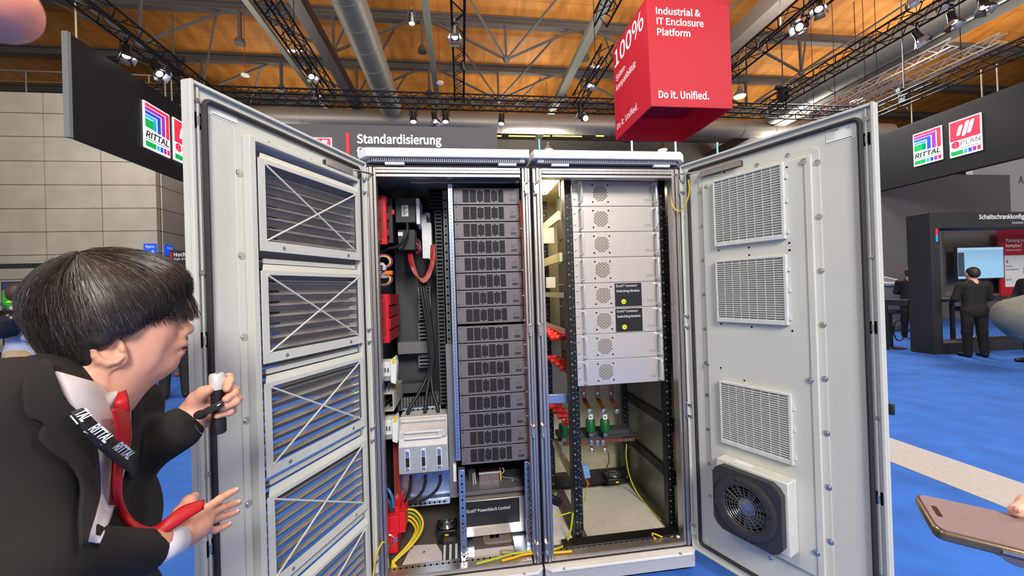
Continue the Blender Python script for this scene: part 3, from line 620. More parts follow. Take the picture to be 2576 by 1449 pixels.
    obj('plinth_lip', MB().prism([(x0+.002, -.012), (x0+.03, -.04), (x1-.03, -.04), (x1-.002, -.012), (x1-.002, .03), (x0+.002, .03)], (0, 0, .0945), (1, 0, 0), (0, 1, 0), .013), GREYR, t, bevel=.002)
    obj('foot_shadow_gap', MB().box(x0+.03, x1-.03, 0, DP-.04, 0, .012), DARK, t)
    b = MB()
    for xx in (x0+.09, x1-.1): screw(b, (xx, -.038, .1075), (0, 0, 1), .006)
    obj('screws', b, CHROME, t)
    hx = x1-.03 if sgn < 0 else x0+.012      # lock bolts and keeper clips on the seam posts
    for z in (1.98, 1.28, .78, .2): obj('lock_keeper', MB().box(hx-.006, hx+.012, -.012, .004, z-.022, z+.022).cyl((hx, -.014, z+.012), (hx+.02, -.02, z+.03), .004).cyl((hx+.003, -.014, z-.03), (hx+.003, -.02, z-.03), .008), GALV, t, bevel=.001)
    return t
CL = enclosure(-.8, -.003, 'left tall grey enclosure, door open, filled with dark power modules', -1)
CR = enclosure(.003, .8, 'right tall grey enclosure, door open, holding stainless switching modules', 1)

# ---------------------------------------------------------------- doors (parts of the cabinets)
def frame_of(s, ang):
    H = V((s*.795, 0, 0)); u = V((-s*cos(ang), -sin(ang), 0)); n = V((u.y, -u.x, 0))
    if n.x*s > 0: n = -n
    return Matrix(((u.x, n.x, 0, H.x), (u.y, n.y, 0, H.y), (0, 0, 1, 0), (0, 0, 0, 1)))   # (u, w, z) -> world
GASK = mat('door_gasket_black', (44, 38, 42), .65)
DW, ZA, ZB = .775, .107, 2.092
def door(root, s, ang, hole, label):
    M = frame_of(s, ang); B = lambda: MB(M); TR_ = root
    d = MB(M)
    if hole:
        u0, u1, z0, z1 = hole; d.box(0, u0, -.022, 0, ZA, ZB).box(u1, DW, -.022, 0, ZA, ZB).box(u0, u1, -.022, 0, ZA, z0).box(u0, u1, -.022, 0, z1, ZB)
    else: d.box(0, DW, -.022, 0, ZA, ZB)
    D = obj('door', d, GREY, root, 0, label=label); TR[D.name] = TR[root.name]
    obj('rim', B().box(0, .008, 0, .012, ZA, ZB).box(DW-.01, DW, 0, .014, ZA, ZB).box(.008, DW-.01, 0, .012, ZB-.01, ZB).box(.008, DW-.01, 0, .012, ZA, ZA+.01), GREY, D, 0, bevel=.002)
    obj('rim_shelf', B().box(.028, .04, 0, .009, ZA+.03, ZB-.03).box(DW-.028, DW-.022, 0, .006, ZA+.012, ZB-.012), GREY, D, 0, bevel=.001)
    g = rrect(.045, DW-.042, ZA+.045, ZB-.04, .022, 5)
    obj('gasket', B().tube([(p[0], .006, p[1]) for p in g], .0085, 8, closed=True), GASK, D)
    return D, B
def screws(B, D, pts, r=.007, nm='screw'):
    for u, w, z in pts: obj(nm, scr(B, u, w, z, r), CHROME, D)
def scr(B, u, w, z, r):
    m = B(); m.lathe((u, w, z), (0, 1, 0), [(r*1.5, 0), (r*1.5, .0015), (r, .0017), (r*.85, .0032), (r*.4, .0034)], 12); return m
def door_common(D, B, s, label_uz, ang, slots, lab):
    for z in slots: obj('latch_slot', B().box(DW-.036, DW-.016, .0005, .004, z-.022, z+.022), DARK, D, 0); obj('latch_tongue', B().box(DW-.03, DW-.022, .004, .008, z-.016, z+.012), CHROME, D, 0, bevel=.002)
    for z in (1.98, 1.28, .82, .2):
        h = B(); h.box(-.004, .02, -.006, .012, z-.035, z-.022).box(-.004, .02, -.006, .012, z+.022, z+.035).cyl((-.004, .008, z-.04), (-.004, .008, z+.04), .006)
        obj('hinge', h, CHROME, D, bevel=.001)
    for z in (2.04, 1.55, .98, .42): obj('rim_screw', scr(B, DW-.024, .006, z, .005), CHROME, D)
    u0, u1, z0, z1 = label_uz     # type plate sticker
    obj('type_plate', B().box(u0, u1, .0005, .0012, z0, z1), PAPER, D, 0)
    k = B(); w_ = u1-u0; h = z1-z0
    k.box(u0+.02*w_, u1-.14*w_, .0012, .0018, z0+.09*h, z0+.13*h); obj('plate_line', k, TXTK, D, 0)
    O = M4(s, ang) @ V(((u0 if s > 0 else u1), .0014, z0)); Ux = (M4(s, ang).to_3x3() @ V((s, 0, 0)))
    text(lab, TXTK, O+Ux*.03*w_+V((0, 0, .8*h)), Ux, (0, 0, 1), .12*h, D, w=.4*w_, bold=.01)
    for i, (wd_, yy) in enumerate(((.3, .68), (.26, .6), (.34, .52), (.22, .42), (.28, .33))): text(('Design type EN ISO', 'Insulation 800 V', 'Made in Germany IP55', 'Order 2024', 'Weight 38 kg')[i], TXTK, O+Ux*.03*w_+V((0, 0, yy*h)), Ux, (0, 0, 1), .05*h, D, w=wd_*w_)
    if s > 0: text('CE', TXTK, O+Ux*.7*w_+V((0, 0, .72*h)), Ux, (0, 0, 1), .11*h, D, w=.11*w_)
def M4(s, ang): return frame_of(s, ang)
AL, AR = radians(113.28), radians(113.0)
# left door with filter frames and louvres
DL, B = door(CL, -1, AL, (.095, .605, .16, 1.975), 'door with four visible louvred filter frames, swung open to the left')
door_common(DL, B, -1, (.628, .72, 2.018, 2.062), AL, (1.985, 1.36, .77), 'CS Y277482')
obj('cover_plate', B().box(.606, .642, 0, .005, .14, 2.005).box(.066, .0945, 0, .005, .14, 2.005).box(.0945, .606, 0, .005, 1.9755, 2.005), GREY, DL, 0, bevel=.001)
obj('filter_channel', B().box(.597, .618, .005, .036, .15, 1.99).box(.076, .094, .005, .03, .15, 1.99).box(.0945, .5965, .008, .036, 1.976, 1.99), GREY, DL, 0, bevel=.002)
obj('inner_channel', B().box(.096, .112, -.02, .02, .17, 1.97), CHROME, DL, 0)
screws(B, DL, [(.631, .005, z) for z in (1.868, 1.608, 1.353, 1.092, .832, .57)], .008)
screws(B, DL, [(u, .005, 1.998) for u in (.52, .33, .16)], .006)
LOUV = mat('louvre_grey_beige', (150, 142, 134), .42, .25)
for i in range(49):
    z = 1.965-.0368*i
    lv = B(); lv.prism([(.006, 0), (.009, -.004), (-.002, -.008), (-.016, -.026), (-.02, -.026), (-.006, -.005), (-.006, .004)], (.105, 0, z), (0, 1, 0), (0, 0, 1), .492)
    o = obj('louvre_slat', lv, LOUV, DL, 0)
for k in range(5):
    zt = 1.942-.3645*k; zb = zt-.317
    if k == 4: zb = .2
    u0, u1 = .1, .594; w0, w1 = .0365, .0395
    f = B(); f.box(u0, u0+.022, w0, w1, zb, zt-.016).box(u1-.026, u1, w0, w1, zb, zt-.016).box(u0+.022, u1-.026, w0, w1, zb, zb+.034).box(u0+.022, u1-.026, w0, w1, zt-.03, zt-.016)
    f.hexa([(u0, w0, zt-.016), (u1-.006, w0, zt-.016), (u1-.006, w1, zt-.016), (u0, w1, zt-.016), (u0, w0-.012, zt+.006), (u1-.02, w0-.012, zt+.006), (u1-.02, w1-.012, zt+.006), (u0, w1-.012, zt+.006)])
    obj('filter_frame', f, GREY, DL, 0, bevel=.0012)
    for a, b2 in (((u0+.02, zt-.03), (u1-.024, zb+.034)), ((u0+.02, zb+.034), (u1-.024, zt-.03))): obj('brace_wire', B().cyl((a[0], w1-.001, a[1]), (b2[0], w1-.001, b2[1]), .0034, n=8), GREY, DL)
    if k < 4: obj('cross_bar', B().box(u0+.012, u1-.03, .012, .018, zb-.038, zb-.022), GREY, DL, 0)
    screws(B, DL, [(u, w1, zb+.016) for u in (u0+.08, u1-.09)], .0045, 'frame_screw')
# right door with plate, three filter grilles and fan unit
DR, B = door(CR, 1, AR, None, 'door with filter grilles and a black fan, swung open to the right')
door_common(DR, B, 1, (.63, .722, 1.988, 2.043), AR, (1.97, 1.3, .695), 'CS 9782.626')
obj('cover_plate', B().prism([(.1, .16), (.1, 2.0), (.585, 2.0), (.608, 1.98), (.608, .16)], (0, .0, 0), (1, 0, 0), (0, 0, 1), -.004), GREY, DR, 0, bevel=.001)
obj('raised_plate', B().prism([(.125, .37), (.125, 1.965), (.585, 1.965), (.585, .3), (.29, .3), (.27, .34)], (0, .004, 0), (1, 0, 0), (0, 0, 1), -.012), GREY, DR, 0, bevel=.003)
obj('plate_flange', B().box(.562, .584, .016, .02, .3, 1.95), GREY, DR, 0, bevel=.0015)
screws(B, DR, [(.6, .004, z) for z in (1.93, 1.72, 1.51, 1.3, 1.09, .88, .67, .46)], .008)
screws(B, DR, [(.108, .004, z) for z in (1.93, 1.76, 1.59, 1.42, 1.25, 1.08, .92, .75, .58, .42)], .006)
screws(B, DR, [(.562, .02, 1.945), (.56, .02, 1.08), (.56, .02, .4)], .008)
screws(B, DR, [(.15, .016, 1.945), (.125, .016, 1.08), (.15, .016, .44)], .007)
screws(B, DR, [(u, .004, z) for u, z in ((.2, 1.99), (.38, 1.985), (.5, 1.99), (.22, .33), (.38, .27), (.5, .24))], .006)
for u, z in ((.19, 1.07), (.3, 1.03), (.4, .99), (.24, 1.99), (.5, 1.94), (.5, 1.63), (.5, 1.6), (.5, 1.27), (.2, 1.63), (.2, 1.28), (.34, 1.628), (.34, 1.595), (.34, 1.275)): obj('drill_hole', B().cyl((u, .0158, z), (u, .0172, z), .004, n=8), DARK, DR)
GRL = mat('grille_grey_white', (200, 203, 200), .45); MESH = mat('filter_mat_grey', (168, 170, 164), .9, nv=.2, ns=260)
def grille(u0, u1, z0, z1):
    w0, w1 = .016, .034
    f = B(); f.box(u0, u0+.008, w0, w1, z0, z1).box(u1-.012, u1, w0, w1, z0, z1).box(u0+.008, u1-.012, w0, w1, z1-.01, z1).box(u0+.008, u1-.012, w0, w1, z0, z0+.02)
    obj('grille_frame', f, GRL, DR, 0, bevel=.002)
    h = B(); n = 27
    for i in range(1, n): z = z0+.02+(z1-z0-.03)*i/n; h.box(u0+.008, u1-.012, w1-.005, w1-.001, z-.0018, z+.0018)
    for i in range(1, 8): u = u0+.008+(u1-u0-.02)*i/8; h.box(u-.0012, u+.0012, w1-.01, w1-.002, z0+.02, z1-.01)
    obj('grille_bars', h, GRL, DR, 0); obj('filter_mat', B().box(u0+.008, u1-.012, w0, w1-.0095, z0+.02, z1-.01), MESH, DR, 0)
    for z in (z1-.06, (z0+z1)/2, z0+.03): obj('clip', B().box(u1, u1+.008, w0, w0+.008, z-.008, z+.008), GRL, DR, 0)
grille(.19, .492, 1.647, 1.962); grille(.19, .492, 1.292, 1.582); grille(.19, .492, .72, 1.012)
# fan unit
obj('fan_base', B().box(.196, .496, .016, .085, .365, .662), GRL, DR, bevel=.004)
FB = B(); w0, w1 = .085, .118
FBm = mat('fan_black_grey', (50, 50, 54), .5)
uc, zc_, R_ = .34, .505, .118
fo = rrect(.196, .484, .362, .65, .03, 5)
n = 40
ri = [(uc+R_*cos(2*pi*i/n), zc_+R_*sin(2*pi*i/n)) for i in range(n)]
def onsq(i):
    a = 2*pi*i/n; c, s_ = cos(a), sin(a); h = .144; k = min(h/max(abs(c), 1e-6), h/max(abs(s_), 1e-6)); k = min(k, .182)
    return (uc+k*c, zc_+k*s_+.001)
ro = [onsq(i) for i in range(n)]
FB.rings([[(p[0], w0, p[1]) for p in ro], [(p[0], w1, p[1]) for p in ro], [(p[0], w1, p[1]) for p in ri], [(p[0], w0, p[1]) for p in ri]], caps=False, closed=True)
obj('fan_housing', FB, FBm, DR, 30)
obj('fan_shroud', B().rings([[(uc+r*cos(2*pi*i/n), w, zc_+r*sin(2*pi*i/n)) for i in range(n)] for r, w in ((.118, w1), (.13, w1), (.13, w1+.012), (.118, w1+.016), (.094, w1+.012), (.09, w1-.01))], caps=False), FBm, DR)
obj('fan_backing', B().cyl((uc, w0+.002, zc_), (uc, w0+.004, zc_), .116, n=32), DARK, DR)
obj('fan_hub', B().lathe((uc, w0+.004, zc_), (0, 1, 0), [(.036, 0), (.036, .018), (.03, .02)], 24), CHROME, DR)
for i in range(7):
    a = 2*pi*i/7; a2 = a+.55
    q = [(uc+.034*cos(a), w0+.02, zc_+.034*sin(a)), (uc+.034*cos(a2), w0+.006, zc_+.034*sin(a2)), (uc+.09*cos(a2+.2), w0+.006, zc_+.09*sin(a2+.2)), (uc+.09*cos(a+.1), w0+.02, zc_+.09*sin(a+.1))]
    obj('fan_blade', B().hexa(q+[(p[0], p[1]+.002, p[2]) for p in q]), mat('fan_blade_grey', (60, 62, 66), .35, .3), DR, 0)
gm = B()
for r in (.03, .042, .054, .066, .078, .09): gm.tube([(uc+r*cos(2*pi*i/28), w1+.004, zc_+r*sin(2*pi*i/28)) for i in range(28)], .0013, 5, closed=True)
for i in range(20): a = 2*pi*i/20; gm.cyl((uc+.022*cos(a), w1+.004, zc_+.022*sin(a)), (uc+.096*cos(a+.35), w1+.004, zc_+.096*sin(a+.35)), .0013, n=5)
obj('finger_guard', gm, mat('guard_wire_grey', (120, 122, 124), .3, .6), DR)
for a in (100, 190, 280, 10): a = radians(a); obj('fan_lug', B().box(uc+.12*cos(a)-.006, uc+.12*cos(a)+.006, w1, w1+.02, zc_+.12*sin(a)-.006, zc_+.12*sin(a)+.006), FBm, DR, bevel=.001)
obj('fan_label', B().box(.26, .34, .03, .06, .6622, .6626), WHITE, DR, 0)
# door stays: rail on the door and rod into the cabinet
for D_, B_, a0, a1, hk in ((DL, None, .27, .11, P(962, 440, Y=.06)), (DR, B, .115, .32, P(1672, 440, Y=.06))):
    s_ = -1 if D_ is DL else 1; M_ = frame_of(s_, AL if s_ < 0 else AR); Bq = lambda: MB(M_)
    lo, hi = min(a0, a1), max(a0, a1)
    obj('stay_rail', Bq().box(lo, hi, .001, .022, 2.022, 2.026).box(lo, hi, .019, .022, 2.0, 2.022).box(lo, hi, .001, .004, 1.996, 2.022), GALV, D_, 0, bevel=.001)
    p = M_ @ V((a1 if s_ < 0 else a0, .024, 2.026))
    obj('stay_rod', MB().tube(spline([p, p.lerp(hk, .6)+V((0, 0, -.004)), hk], 5), .0042, 6), CHROME, D_)
k = frame_of(1, AR); p = k @ V((DW+.004, -.03, 1.02))
obj('door_handle', MB(k).box(DW-.05, DW-.02, -.05, -.022, .98, 1.05).box(DW-.02, DW+.012, -.045, -.03, .99, 1.03), BLACK, DR, bevel=.004)
# ================================================================ inside the left cabinet
ORD = ['first', 'second', 'third', 'fourth', 'fifth', 'sixth', 'seventh', 'eighth']
def tubeobj(name, pts, r, m, label=None, cat=None, parent=None, n=8, k=6, group=None, flat=None):
    return obj(name, MB().tube(spline(pts, k), r, n, flat=flat), m, parent, 60, label=label, cat=cat, group=group)
def pts(lst): return [P(a, b, Y=y) for a, b, y in lst]
# power modules
mx0, mx1, mp = -.386, -.046, .0873
def power_module(z1, y, label, group):
    t = thing('power_module', label, 'power module', ((mx0+mx1)/2, y, z1-mp), group)
    obj('front_panel', MB().box(mx0, mx1, y, y+.003, z1-mp+.0022, z1-.0022), CHAR, t, 0, bevel=.001)
    obj('housing', MB().box(mx0+.012, mx1-.012, y+.0031, y+.5, z1-mp+.003, z1-.003), BLACKM, t)
    s = MB(); cols = [(.135, .23), (.242, .337), (.349, .444), (.456, .551), (.563, .658), (.67, .75)]
    w = mx1-mx0
    for r in range(10):
        z = z1-.014-r*.0064
        for i, (a, b2) in enumerate(cols):
            if r in (0, 9) and i in (2, 4): a += .03; b2 -= .04
            s.box(mx0+a*w, mx0+b2*w-.0, y-.0006, y, z-.0023, z+.0023)
    obj('vent_slots', s, SLOT, t, 0)
    obj('display', MB().box(mx0+.845*w, mx0+.935*w, y-.0008, y, z1-.069, z1-.057), mat('display_brown', (60, 44, 48), .3), t)
    d = MB()
    for i in range(5): d.cyl((mx0+(.86+.024*(i % 3))*w, y-.0008, z1-(.036 if i < 3 else .046)), (mx0+(.86+.024*(i % 3))*w, y, z1-(.036 if i < 3 else .046)), .0018, n=8)
    obj('indicator_holes', d, SLOT, t)
    for xx in (mx0+.012, mx1-.01):
        for z in (z1-.012, z1-mp+.012): obj('fixing_hole', MB().cyl((xx, y-.0006, z), (xx, y, z), .0026, n=10), SLOT, t)
    return t
m0 = None
for g, (zt, y, nm) in enumerate(((2.003, .1, 'upper'), (1.299, .075, 'lower'))):
    for i in range(8):
        lb = ORD[i]+' charcoal slotted power module from the top of the '+nm+' stack, left cabinet'
        if m0 is None: m0 = power_module(zt, y, lb, 'charcoal power modules in the left rack')
        else: dup(m0, (0, y-.1, zt-mp*i-2.003), lb)
# rack of the left cabinet
t = thing('module_rack', 'metal rack with slotted uprights holding the charcoal power modules', 'rack', (-.22, .15, .12))
def upright(x0, x1, y0, y1, z0, z1, m, holes=None, nm='upright', par=None, N=(0, -1, 0)):
    o = obj(nm, MB().box(x0, x1, y0, y1, z0, z1), m, par or t, bevel=.0015)
    if holes: obj('punched_holes', slotted(MB(), ((x0+x1)/2, y0-.0006, z0+.02), ((x0+x1)/2, y0-.0006, z1-.01), 0, holes, holes*2.2, N, .0006), DARK, par or t, 0)
upright(-.414, -.390, .088, .13, .62, 2.02, GALVB, .004)
upright(-.038, -.022, .104, .13, .62, 2.02, GALVB, .004)
upright(-.404, -.372, .06, .1, .13, .585, GALVB, .009)
upright(-.066, -.034, .09, .12, .15, .585, GALVB, .007)
upright(-.45, -.424, .3, .33, .55, 2.04, PLATE, .011)
obj('top_bar', MB().box(-.6, -.01, .11, .14, 2.03, 2.06), GALV, t, bevel=.002); obj('foot', MB().box(-.43, -.335, .03, .3, .1205, .132), GALVB, t, bevel=.001); obj('foot', MB().box(-.13, -.01, .06, .3, .1205, .15), GALVB, t, bevel=.001)
obj('foot_holes', slotted(MB(), (-.37, .05, .1325), (-.37, .29, .1325), 0, .006, .014, (0, 0, 1), .0006), DARK, t, 0)
for xx, z0, n in ((-.388, .16, 8), (-.05, .19, 11)):
    for i in range(n): obj('ring_nut', MB().tube([(xx+.0085*cos(k*pi/6), .056 if xx < -.2 else .086, z0+.023*i+.0085*sin(k*pi/6)) for k in range(12)], .003, 6, closed=True), CHROME, t)
# cable duct, upright with slots
def cable_duct(x0, x1, y, z0, z1, label, m=mat('duct_dark_grey', (64, 66, 68), .6), d=.06):
    s = thing('cable_duct', label, 'cable duct', ((x0+x1)/2, y+d/2, z0))
    obj('duct_body', MB().box(x0, x1, y, y+d, z0, z1), m, s, bevel=.001)
    k = MB(); n = int((z1-z0)/.021)
    for i in range(n): z = z0+.01+i*.021; k.box(x0+.006, x1-.004, y-.001, y, z, z+.011)
    obj('duct_slots', k, DARK, s, 0); return s
a, b2 = P(1095, 600, Y=.3), P(1113, 600, Y=.3)
cable_duct(a.x, b2.x, .3, .62, 1.93, 'tall dark slotted cable duct left of the charcoal module rack')
a, b2 = P(1078, 470, Y=.4), P(1112, 470, Y=.4)
cable_duct(a.x, b2.x, .4, 1.96, 2.07, 'short black slotted cable duct under the roof of the left cabinet', BLACK)
# mounting plate and rear parts
a = P(1003, 900, Y=.5); b2 = P(1090, 900, Y=.5)
s = thing('mounting_plate', 'grey mounting plate at the back of the left cabinet', 'plate', ((a.x+b2.x)/2, .5, .62)); obj('plate', MB().box(a.x-.02, b2.x+.06, .58, .585, .62, 1.95), mat('rear_plate_dark', (66, 69, 71), .5, .3), s, bevel=.001)
def device(x0, y0, x1, y1, Y, dep, m, name, label, cat, bev=.003):
    r = fr(x0, y0, x1, y1, Y); s = thing(name, label, cat, ((r[0]+r[1])/2, Y+dep/2, r[2])); obj('housing', MB().box(r[0], r[1], Y, Y+dep, r[2], r[3]), m, s, bevel=bev); return s, r
for i, (y0, y1) in enumerate(((722, 805), (812, 860), (890, 925))):
    s, r = device(1052, y0, 1084, y1, .5, .06, PLATE, 'slotted_duct', ('tall', 'middle', 'short lower')[i]+' grey duct with wide slots on the rear plate of the left cabinet', 'cable duct')
    k = MB(); n = int((r[3]-r[2])/.022)
    for j in range(n): k.box(r[0]+.008, r[1]-.008, .4985, .5, r[2]+.008+.022*j, r[2]+.018+.022*j)
    obj('duct_slots', k, DARK, s, 0)
device(1000, 860, 1088, 890, .45, .1, mat('duct_cover_grey', (104, 104, 102), .6), 'duct_cover', 'flat grey duct cover crossing the rear plate at mid height', 'cable duct')
device(1012, 965, 1080, 1000, .42, .1, INNER, 'grey_box', 'dark grey box on the rear plate above the fuse switch', 'box')
# red busbar holders
def red_holder(q, Y, dep, label, big):
    r = fr(*q, Y); s = thing('red_busbar_cover', label, 'cover', ((r[0]+r[1])/2, Y+dep/2, r[2]))
    b = MB().box(r[0], r[1], Y, Y+.02, r[2], r[3])
    n = 4 if big else 6; h = (r[3]-r[2])/n
    for i in range(n): b.box(r[0]+.006, r[1]+(.004 if i % 2 else 0), Y+.02, Y+dep-(.02 if i in (0, n-1) else 0), r[2]+h*i+.004, r[2]+h*(i+1)-.002)
    obj('cover_body', b, RED, s, 0, bevel=.003)
    w = r[1]-r[0]
    obj('front_recess', MB().box(r[0]+.3*w, r[1]-.25*w, Y-.001, Y, r[2]+.14*(r[3]-r[2]), r[3]-.16*(r[3]-r[2])), mat('red_recess', (150, 12, 28), .5), s)
    for z in (r[2]+.06*(r[3]-r[2]), (r[2]+r[3])/2, r[3]-.07*(r[3]-r[2])): obj('bolt_hole', MB().cyl((r[0]+.5*w, Y-.002, z), (r[0]+.5*w, Y, z), .006, n=10), mat('dark_red_hole', (70, 8, 14), .6), s)
red_holder((942, 491, 972, 615), .16, .05, 'narrow red busbar cover at the top left of the left cabinet', False)
red_holder((948, 740, 978, 864), .16, .34, 'deep ribbed red busbar cover at mid height of the left cabinet', True)
s, r = device(972, 497, 988, 612, .22, .06, BLACK, 'terminal_block', 'black slim terminal block right of the upper red cover', 'terminal block')
obj('red_tab', MB().box(r[1]-.004, r[1]+.01, .215, .222, r[3]-.09, r[3]-.065), RED, s)
# contactors
s, r = device(993, 497, 1046, 561, .24, .17, BLACK, 'contactor', 'upper black contactor with white rating label and cable loop', 'contactor', .005)
obj('rating_label', MB().box(r[0]+.33*(r[1]-r[0]), r[0]+.64*(r[1]-r[0]), .2385, .24, r[2]+.26*(r[3]-r[2]), r[2]+.7*(r[3]-r[2])), PAPER, s)
k = MB()
for i in range(7): k.box(r[0]+.37*(r[1]-r[0]), r[0]+(.5+.1*((i*7) % 3)/2)*(r[1]-r[0]), .2378, .2385, r[2]+(.31+.055*i)*(r[3]-r[2]), r[2]+(.335+.055*i)*(r[3]-r[2]))
obj('label_print', k, TXTK, s, 0)
obj('white_side', MB().box(r[1]+.001, r[1]+.02, .242, .42, r[2]-.006, r[3]-.003), WHITE, s, bevel=.002)
s, r = device(1000, 577, 1045, 630, .25, .16, BLACK, 'contactor', 'lower black contactor with small white tag', 'contactor', .005)
obj('tag', MB().box(r[0]+.004, r[0]+.028, .2485, .25, r[3]-.035, r[3]-.015), PAPER, s)
# white relay strip with stepped outline
rs = thing('relay_strip', 'white stepped relay strip right of the black contactors', 'relay', P(1070, 650, Y=.33))
o = MB()
for (x0, y0, x1, y1, Y) in ((1052, 540, 1073, 575, .34), (1060, 535, 1082, 600, .36), (1062, 560, 1086, 650, .33)): fbox(x0, y0, x1, y1, Y, .1, o)
obj('relay_bodies', o, WHITE, rs, 0, bevel=.002)
o = MB()
for i in range(4): fbox(1063+4*i, 534+5*i, 1068+4*i, 546+5*i, .352, .02, o)
obj('black_plugs', o, BLACK, rs, 0)
obj('clip_edge', fbox(1079, 640, 1085, 652, .325, .03), BEIGE, rs)
# wire bundles
wb = thing('wire_bundle', 'red wire bundle hanging in a deep loop below the contactors', 'wires', P(1060, 705, Y=.3), None)
for i in range(14):
    e = (i-6.5)/6.5; f = random.uniform(-1, 1)
    p = pts([(1032+4*e, 628, .3), (1034+5*e, 655, .28), (1046+5*e, 690+3*e, .27), (1063+2*e, 706+5*e, .27), (1077+4*e, 693+4*e, .28), (1088+5*e, 660, .3), (1092+7*e+f, 622+8*f, .33)])
    tubeobj('wire', p, .0042, REDW, parent=wb, n=6, k=5)
wb = thing('wire_bundle', 'multicoloured thin wires bending out of the lower contactor', 'wires', P(1058, 640, Y=.3))
for i in range(6):
    c = (REDW, mat('purple_wire', (90, 60, 120), .5), REDW, mat('pink_wire', (200, 120, 120), .5), BLACK, REDW)[i]
    tubeobj('wire', pts([(1047, 600+4*i, .28), (1056, 606+5*i, .27), (1059, 618+4*i, .28), (1050-i, 630+2*i, .3)]), .0025, c, parent=wb, n=5, k=4)
tubeobj('black_cable', pts([(978, 508, .3), (985, 485, .28), (1002, 473, .27), (1017, 480, .28), (1024, 500, .3)]), .008, BLACK, 'black cable arching over the upper contactor', 'cable')
tubeobj('black_cable', pts([(1024, 562, .22), (1024, 585, .2), (1012, 610, .2), (995, 622, .21), (970, 628, .22), (945, 645, .23)]), .008, BLACK, 'black cable curving down across the lower contactor to the left', 'cable')
for i, (lb, dx) in enumerate((('thick black cable falling from the wire loop, left strand', 0), ('thick black cable falling from the wire loop, middle strand', 7), ('thick black cable falling from the wire loop, right strand', 13))):
    ex = (1025, 1066, 1098)[i]
    tubeobj('power_cable', pts([(1055+dx, 700, .32), (1064+dx, 760, .3), (1075+dx*.8, 830, .3), (1083+dx*.6, 900, .3), (1075+dx*.8, 945, .3), ((1075+ex)/2+3, 990, .27), (ex+4, 1030, .24), (ex, 1056, .24)]), .0095, BLACK, lb, 'cable')
# terminal cluster at the left post
s = thing('rail_terminal', 'pale grey rail terminal with orange block between two wire loops', 'terminal', P(965, 690, Y=.12))
r = fr(946, 660, 970, 686, .12); o = MB(); o.prism([(0, 0), (.022, -.004), (.03, .01), (.046, .012), (.05, .03), (.036, .05), (.02, .052), (.012, .06), (0, .05)], (r[0], .14, r[2]), (1, 0, 0), (0, 0, 1), .03); obj('terminal_body', o, mat('terminal_grey', (176, 184, 190), .5), s, 0, bevel=.002)
obj('grey_foot', fbox(952, 682, 975, 700, .13, .04), mat('terminal_mid_grey', (140, 144, 148), .5), s, bevel=.002); obj('orange_block', fbox(966, 681, 986, 691, .125, .04), mat('orange_plastic', (222, 100, 40), .45), s, bevel=.001)
k = MB()
for i in range(3): fbox(956, 668+5*i, 963, 671+5*i, .108, .002, k)
obj('clamp_slots', k, DARK, s, 0)
for (cy, nm) in ((648, 'upper'), (712, 'lower')):
    s = thing('wire_loop', nm+' loop of thin coloured wires by the pale rail terminal', 'wires', P(965, cy, Y=.14))
    for i, c in enumerate((mat('brown_wire', (130, 80, 50), .5), WHITE, YEL, REDW, mat('violet_wire', (150, 90, 150), .5))):
        rr = 15+2.0*i; sg = -1 if cy < 680 else 1
        tubeobj('wire', [P(964+rr*1.0*cos(radians(a)), cy+10*sg*-1+rr*.8*sin(radians(a))*1.0, Y=.13+.004*i) for a in (range(-190, 61, 25) if sg < 0 else range(-60, 200, 25))], .0018, c, parent=s, n=5, k=3)
# white rail devices and cream duct
def rail_device(x0, y0, label):
    s = thing('fuse_holder', label, 'fuse holder', P(x0+25, y0+65, Y=.12))
    obj('body', fbox(x0, y0+18, x0+30, y0+55, .12, .1), WHITE, s, bevel=.003); obj('base', fbox(x0+2, y0+55, x0+30, y0+66, .125, .1), mat('terminal_mid_grey', (140, 144, 148), .5), s, bevel=.002)
    r = fr(x0+30, y0+2, x0+42, y0+72, .11); o = MB(); o.prism([(0, .01), (r[1]-r[0], 0), (r[1]-r[0]+.008, .1), (r[1]-r[0], r[3]-r[2]), (0, r[3]-r[2]-.02)], (r[0], .15, r[2]), (1, 0, 0), (0, 0, 1), .06); obj('lever', o, mat('white_lever', (212, 216, 212), .45), s, 0, bevel=.002)
    k = MB()
    for i in range(3): fbox(x0+6+7*i, y0+33, x0+10+7*i, y0+44, .118, .002, k)
    obj('openings', k, mat('grey_opening', (90, 92, 94), .6), s, 0); obj('yellow_mark', fbox(x0+32, y0+8, x0+40, y0+22, .088, .002), YEL, s)
rail_device(954, 893, 'white fuse holder with lever, upper one at the left post'); rail_device(958, 1040, 'white fuse holder with lever, lower one above the red plate')
s = thing('cream_duct', 'open end of a cream cable duct between the two white fuse holders', 'cable duct', P(985, 1035, Y=.14))
r = fr(957, 990, 990, 1035, .13); CRM = mat('cream_pvc', (190, 188, 170), .5)
obj('duct_shell', MB().box(r[0], r[0]+.004, .13, .42, r[2], r[3]).box(r[1]-.004, r[1], .13, .42, r[2], r[3]).box(r[0]+.004, r[1]-.004, .13, .42, r[2], r[2]+.004).box(r[0]+.004, r[1]-.004, .13, .42, r[3]-.004, r[3]), CRM, s, 0)
for i in range(8): obj('wire', MB().tube(spline([(r[0]+.012+.007*i, .15+.01*(i % 3), r[2]+.02+.01*(i % 4)), (r[0]+.012+.006*i, .3, r[2]+.03), (r[0]+.012+.006*i, .4, r[2]+.03)], 3), .004, 5), BLACK, s)
for i, px in enumerate((967, 976)): tubeobj('blue_wire', pts([(px, 962, .16), (px+2, 978, .17), (px+3, 996, .18)]), .003, mat('navy_wire', (30, 60, 110), .5), ('left', 'right')[i]+' dark blue wire entering the cream duct from above', 'cable')
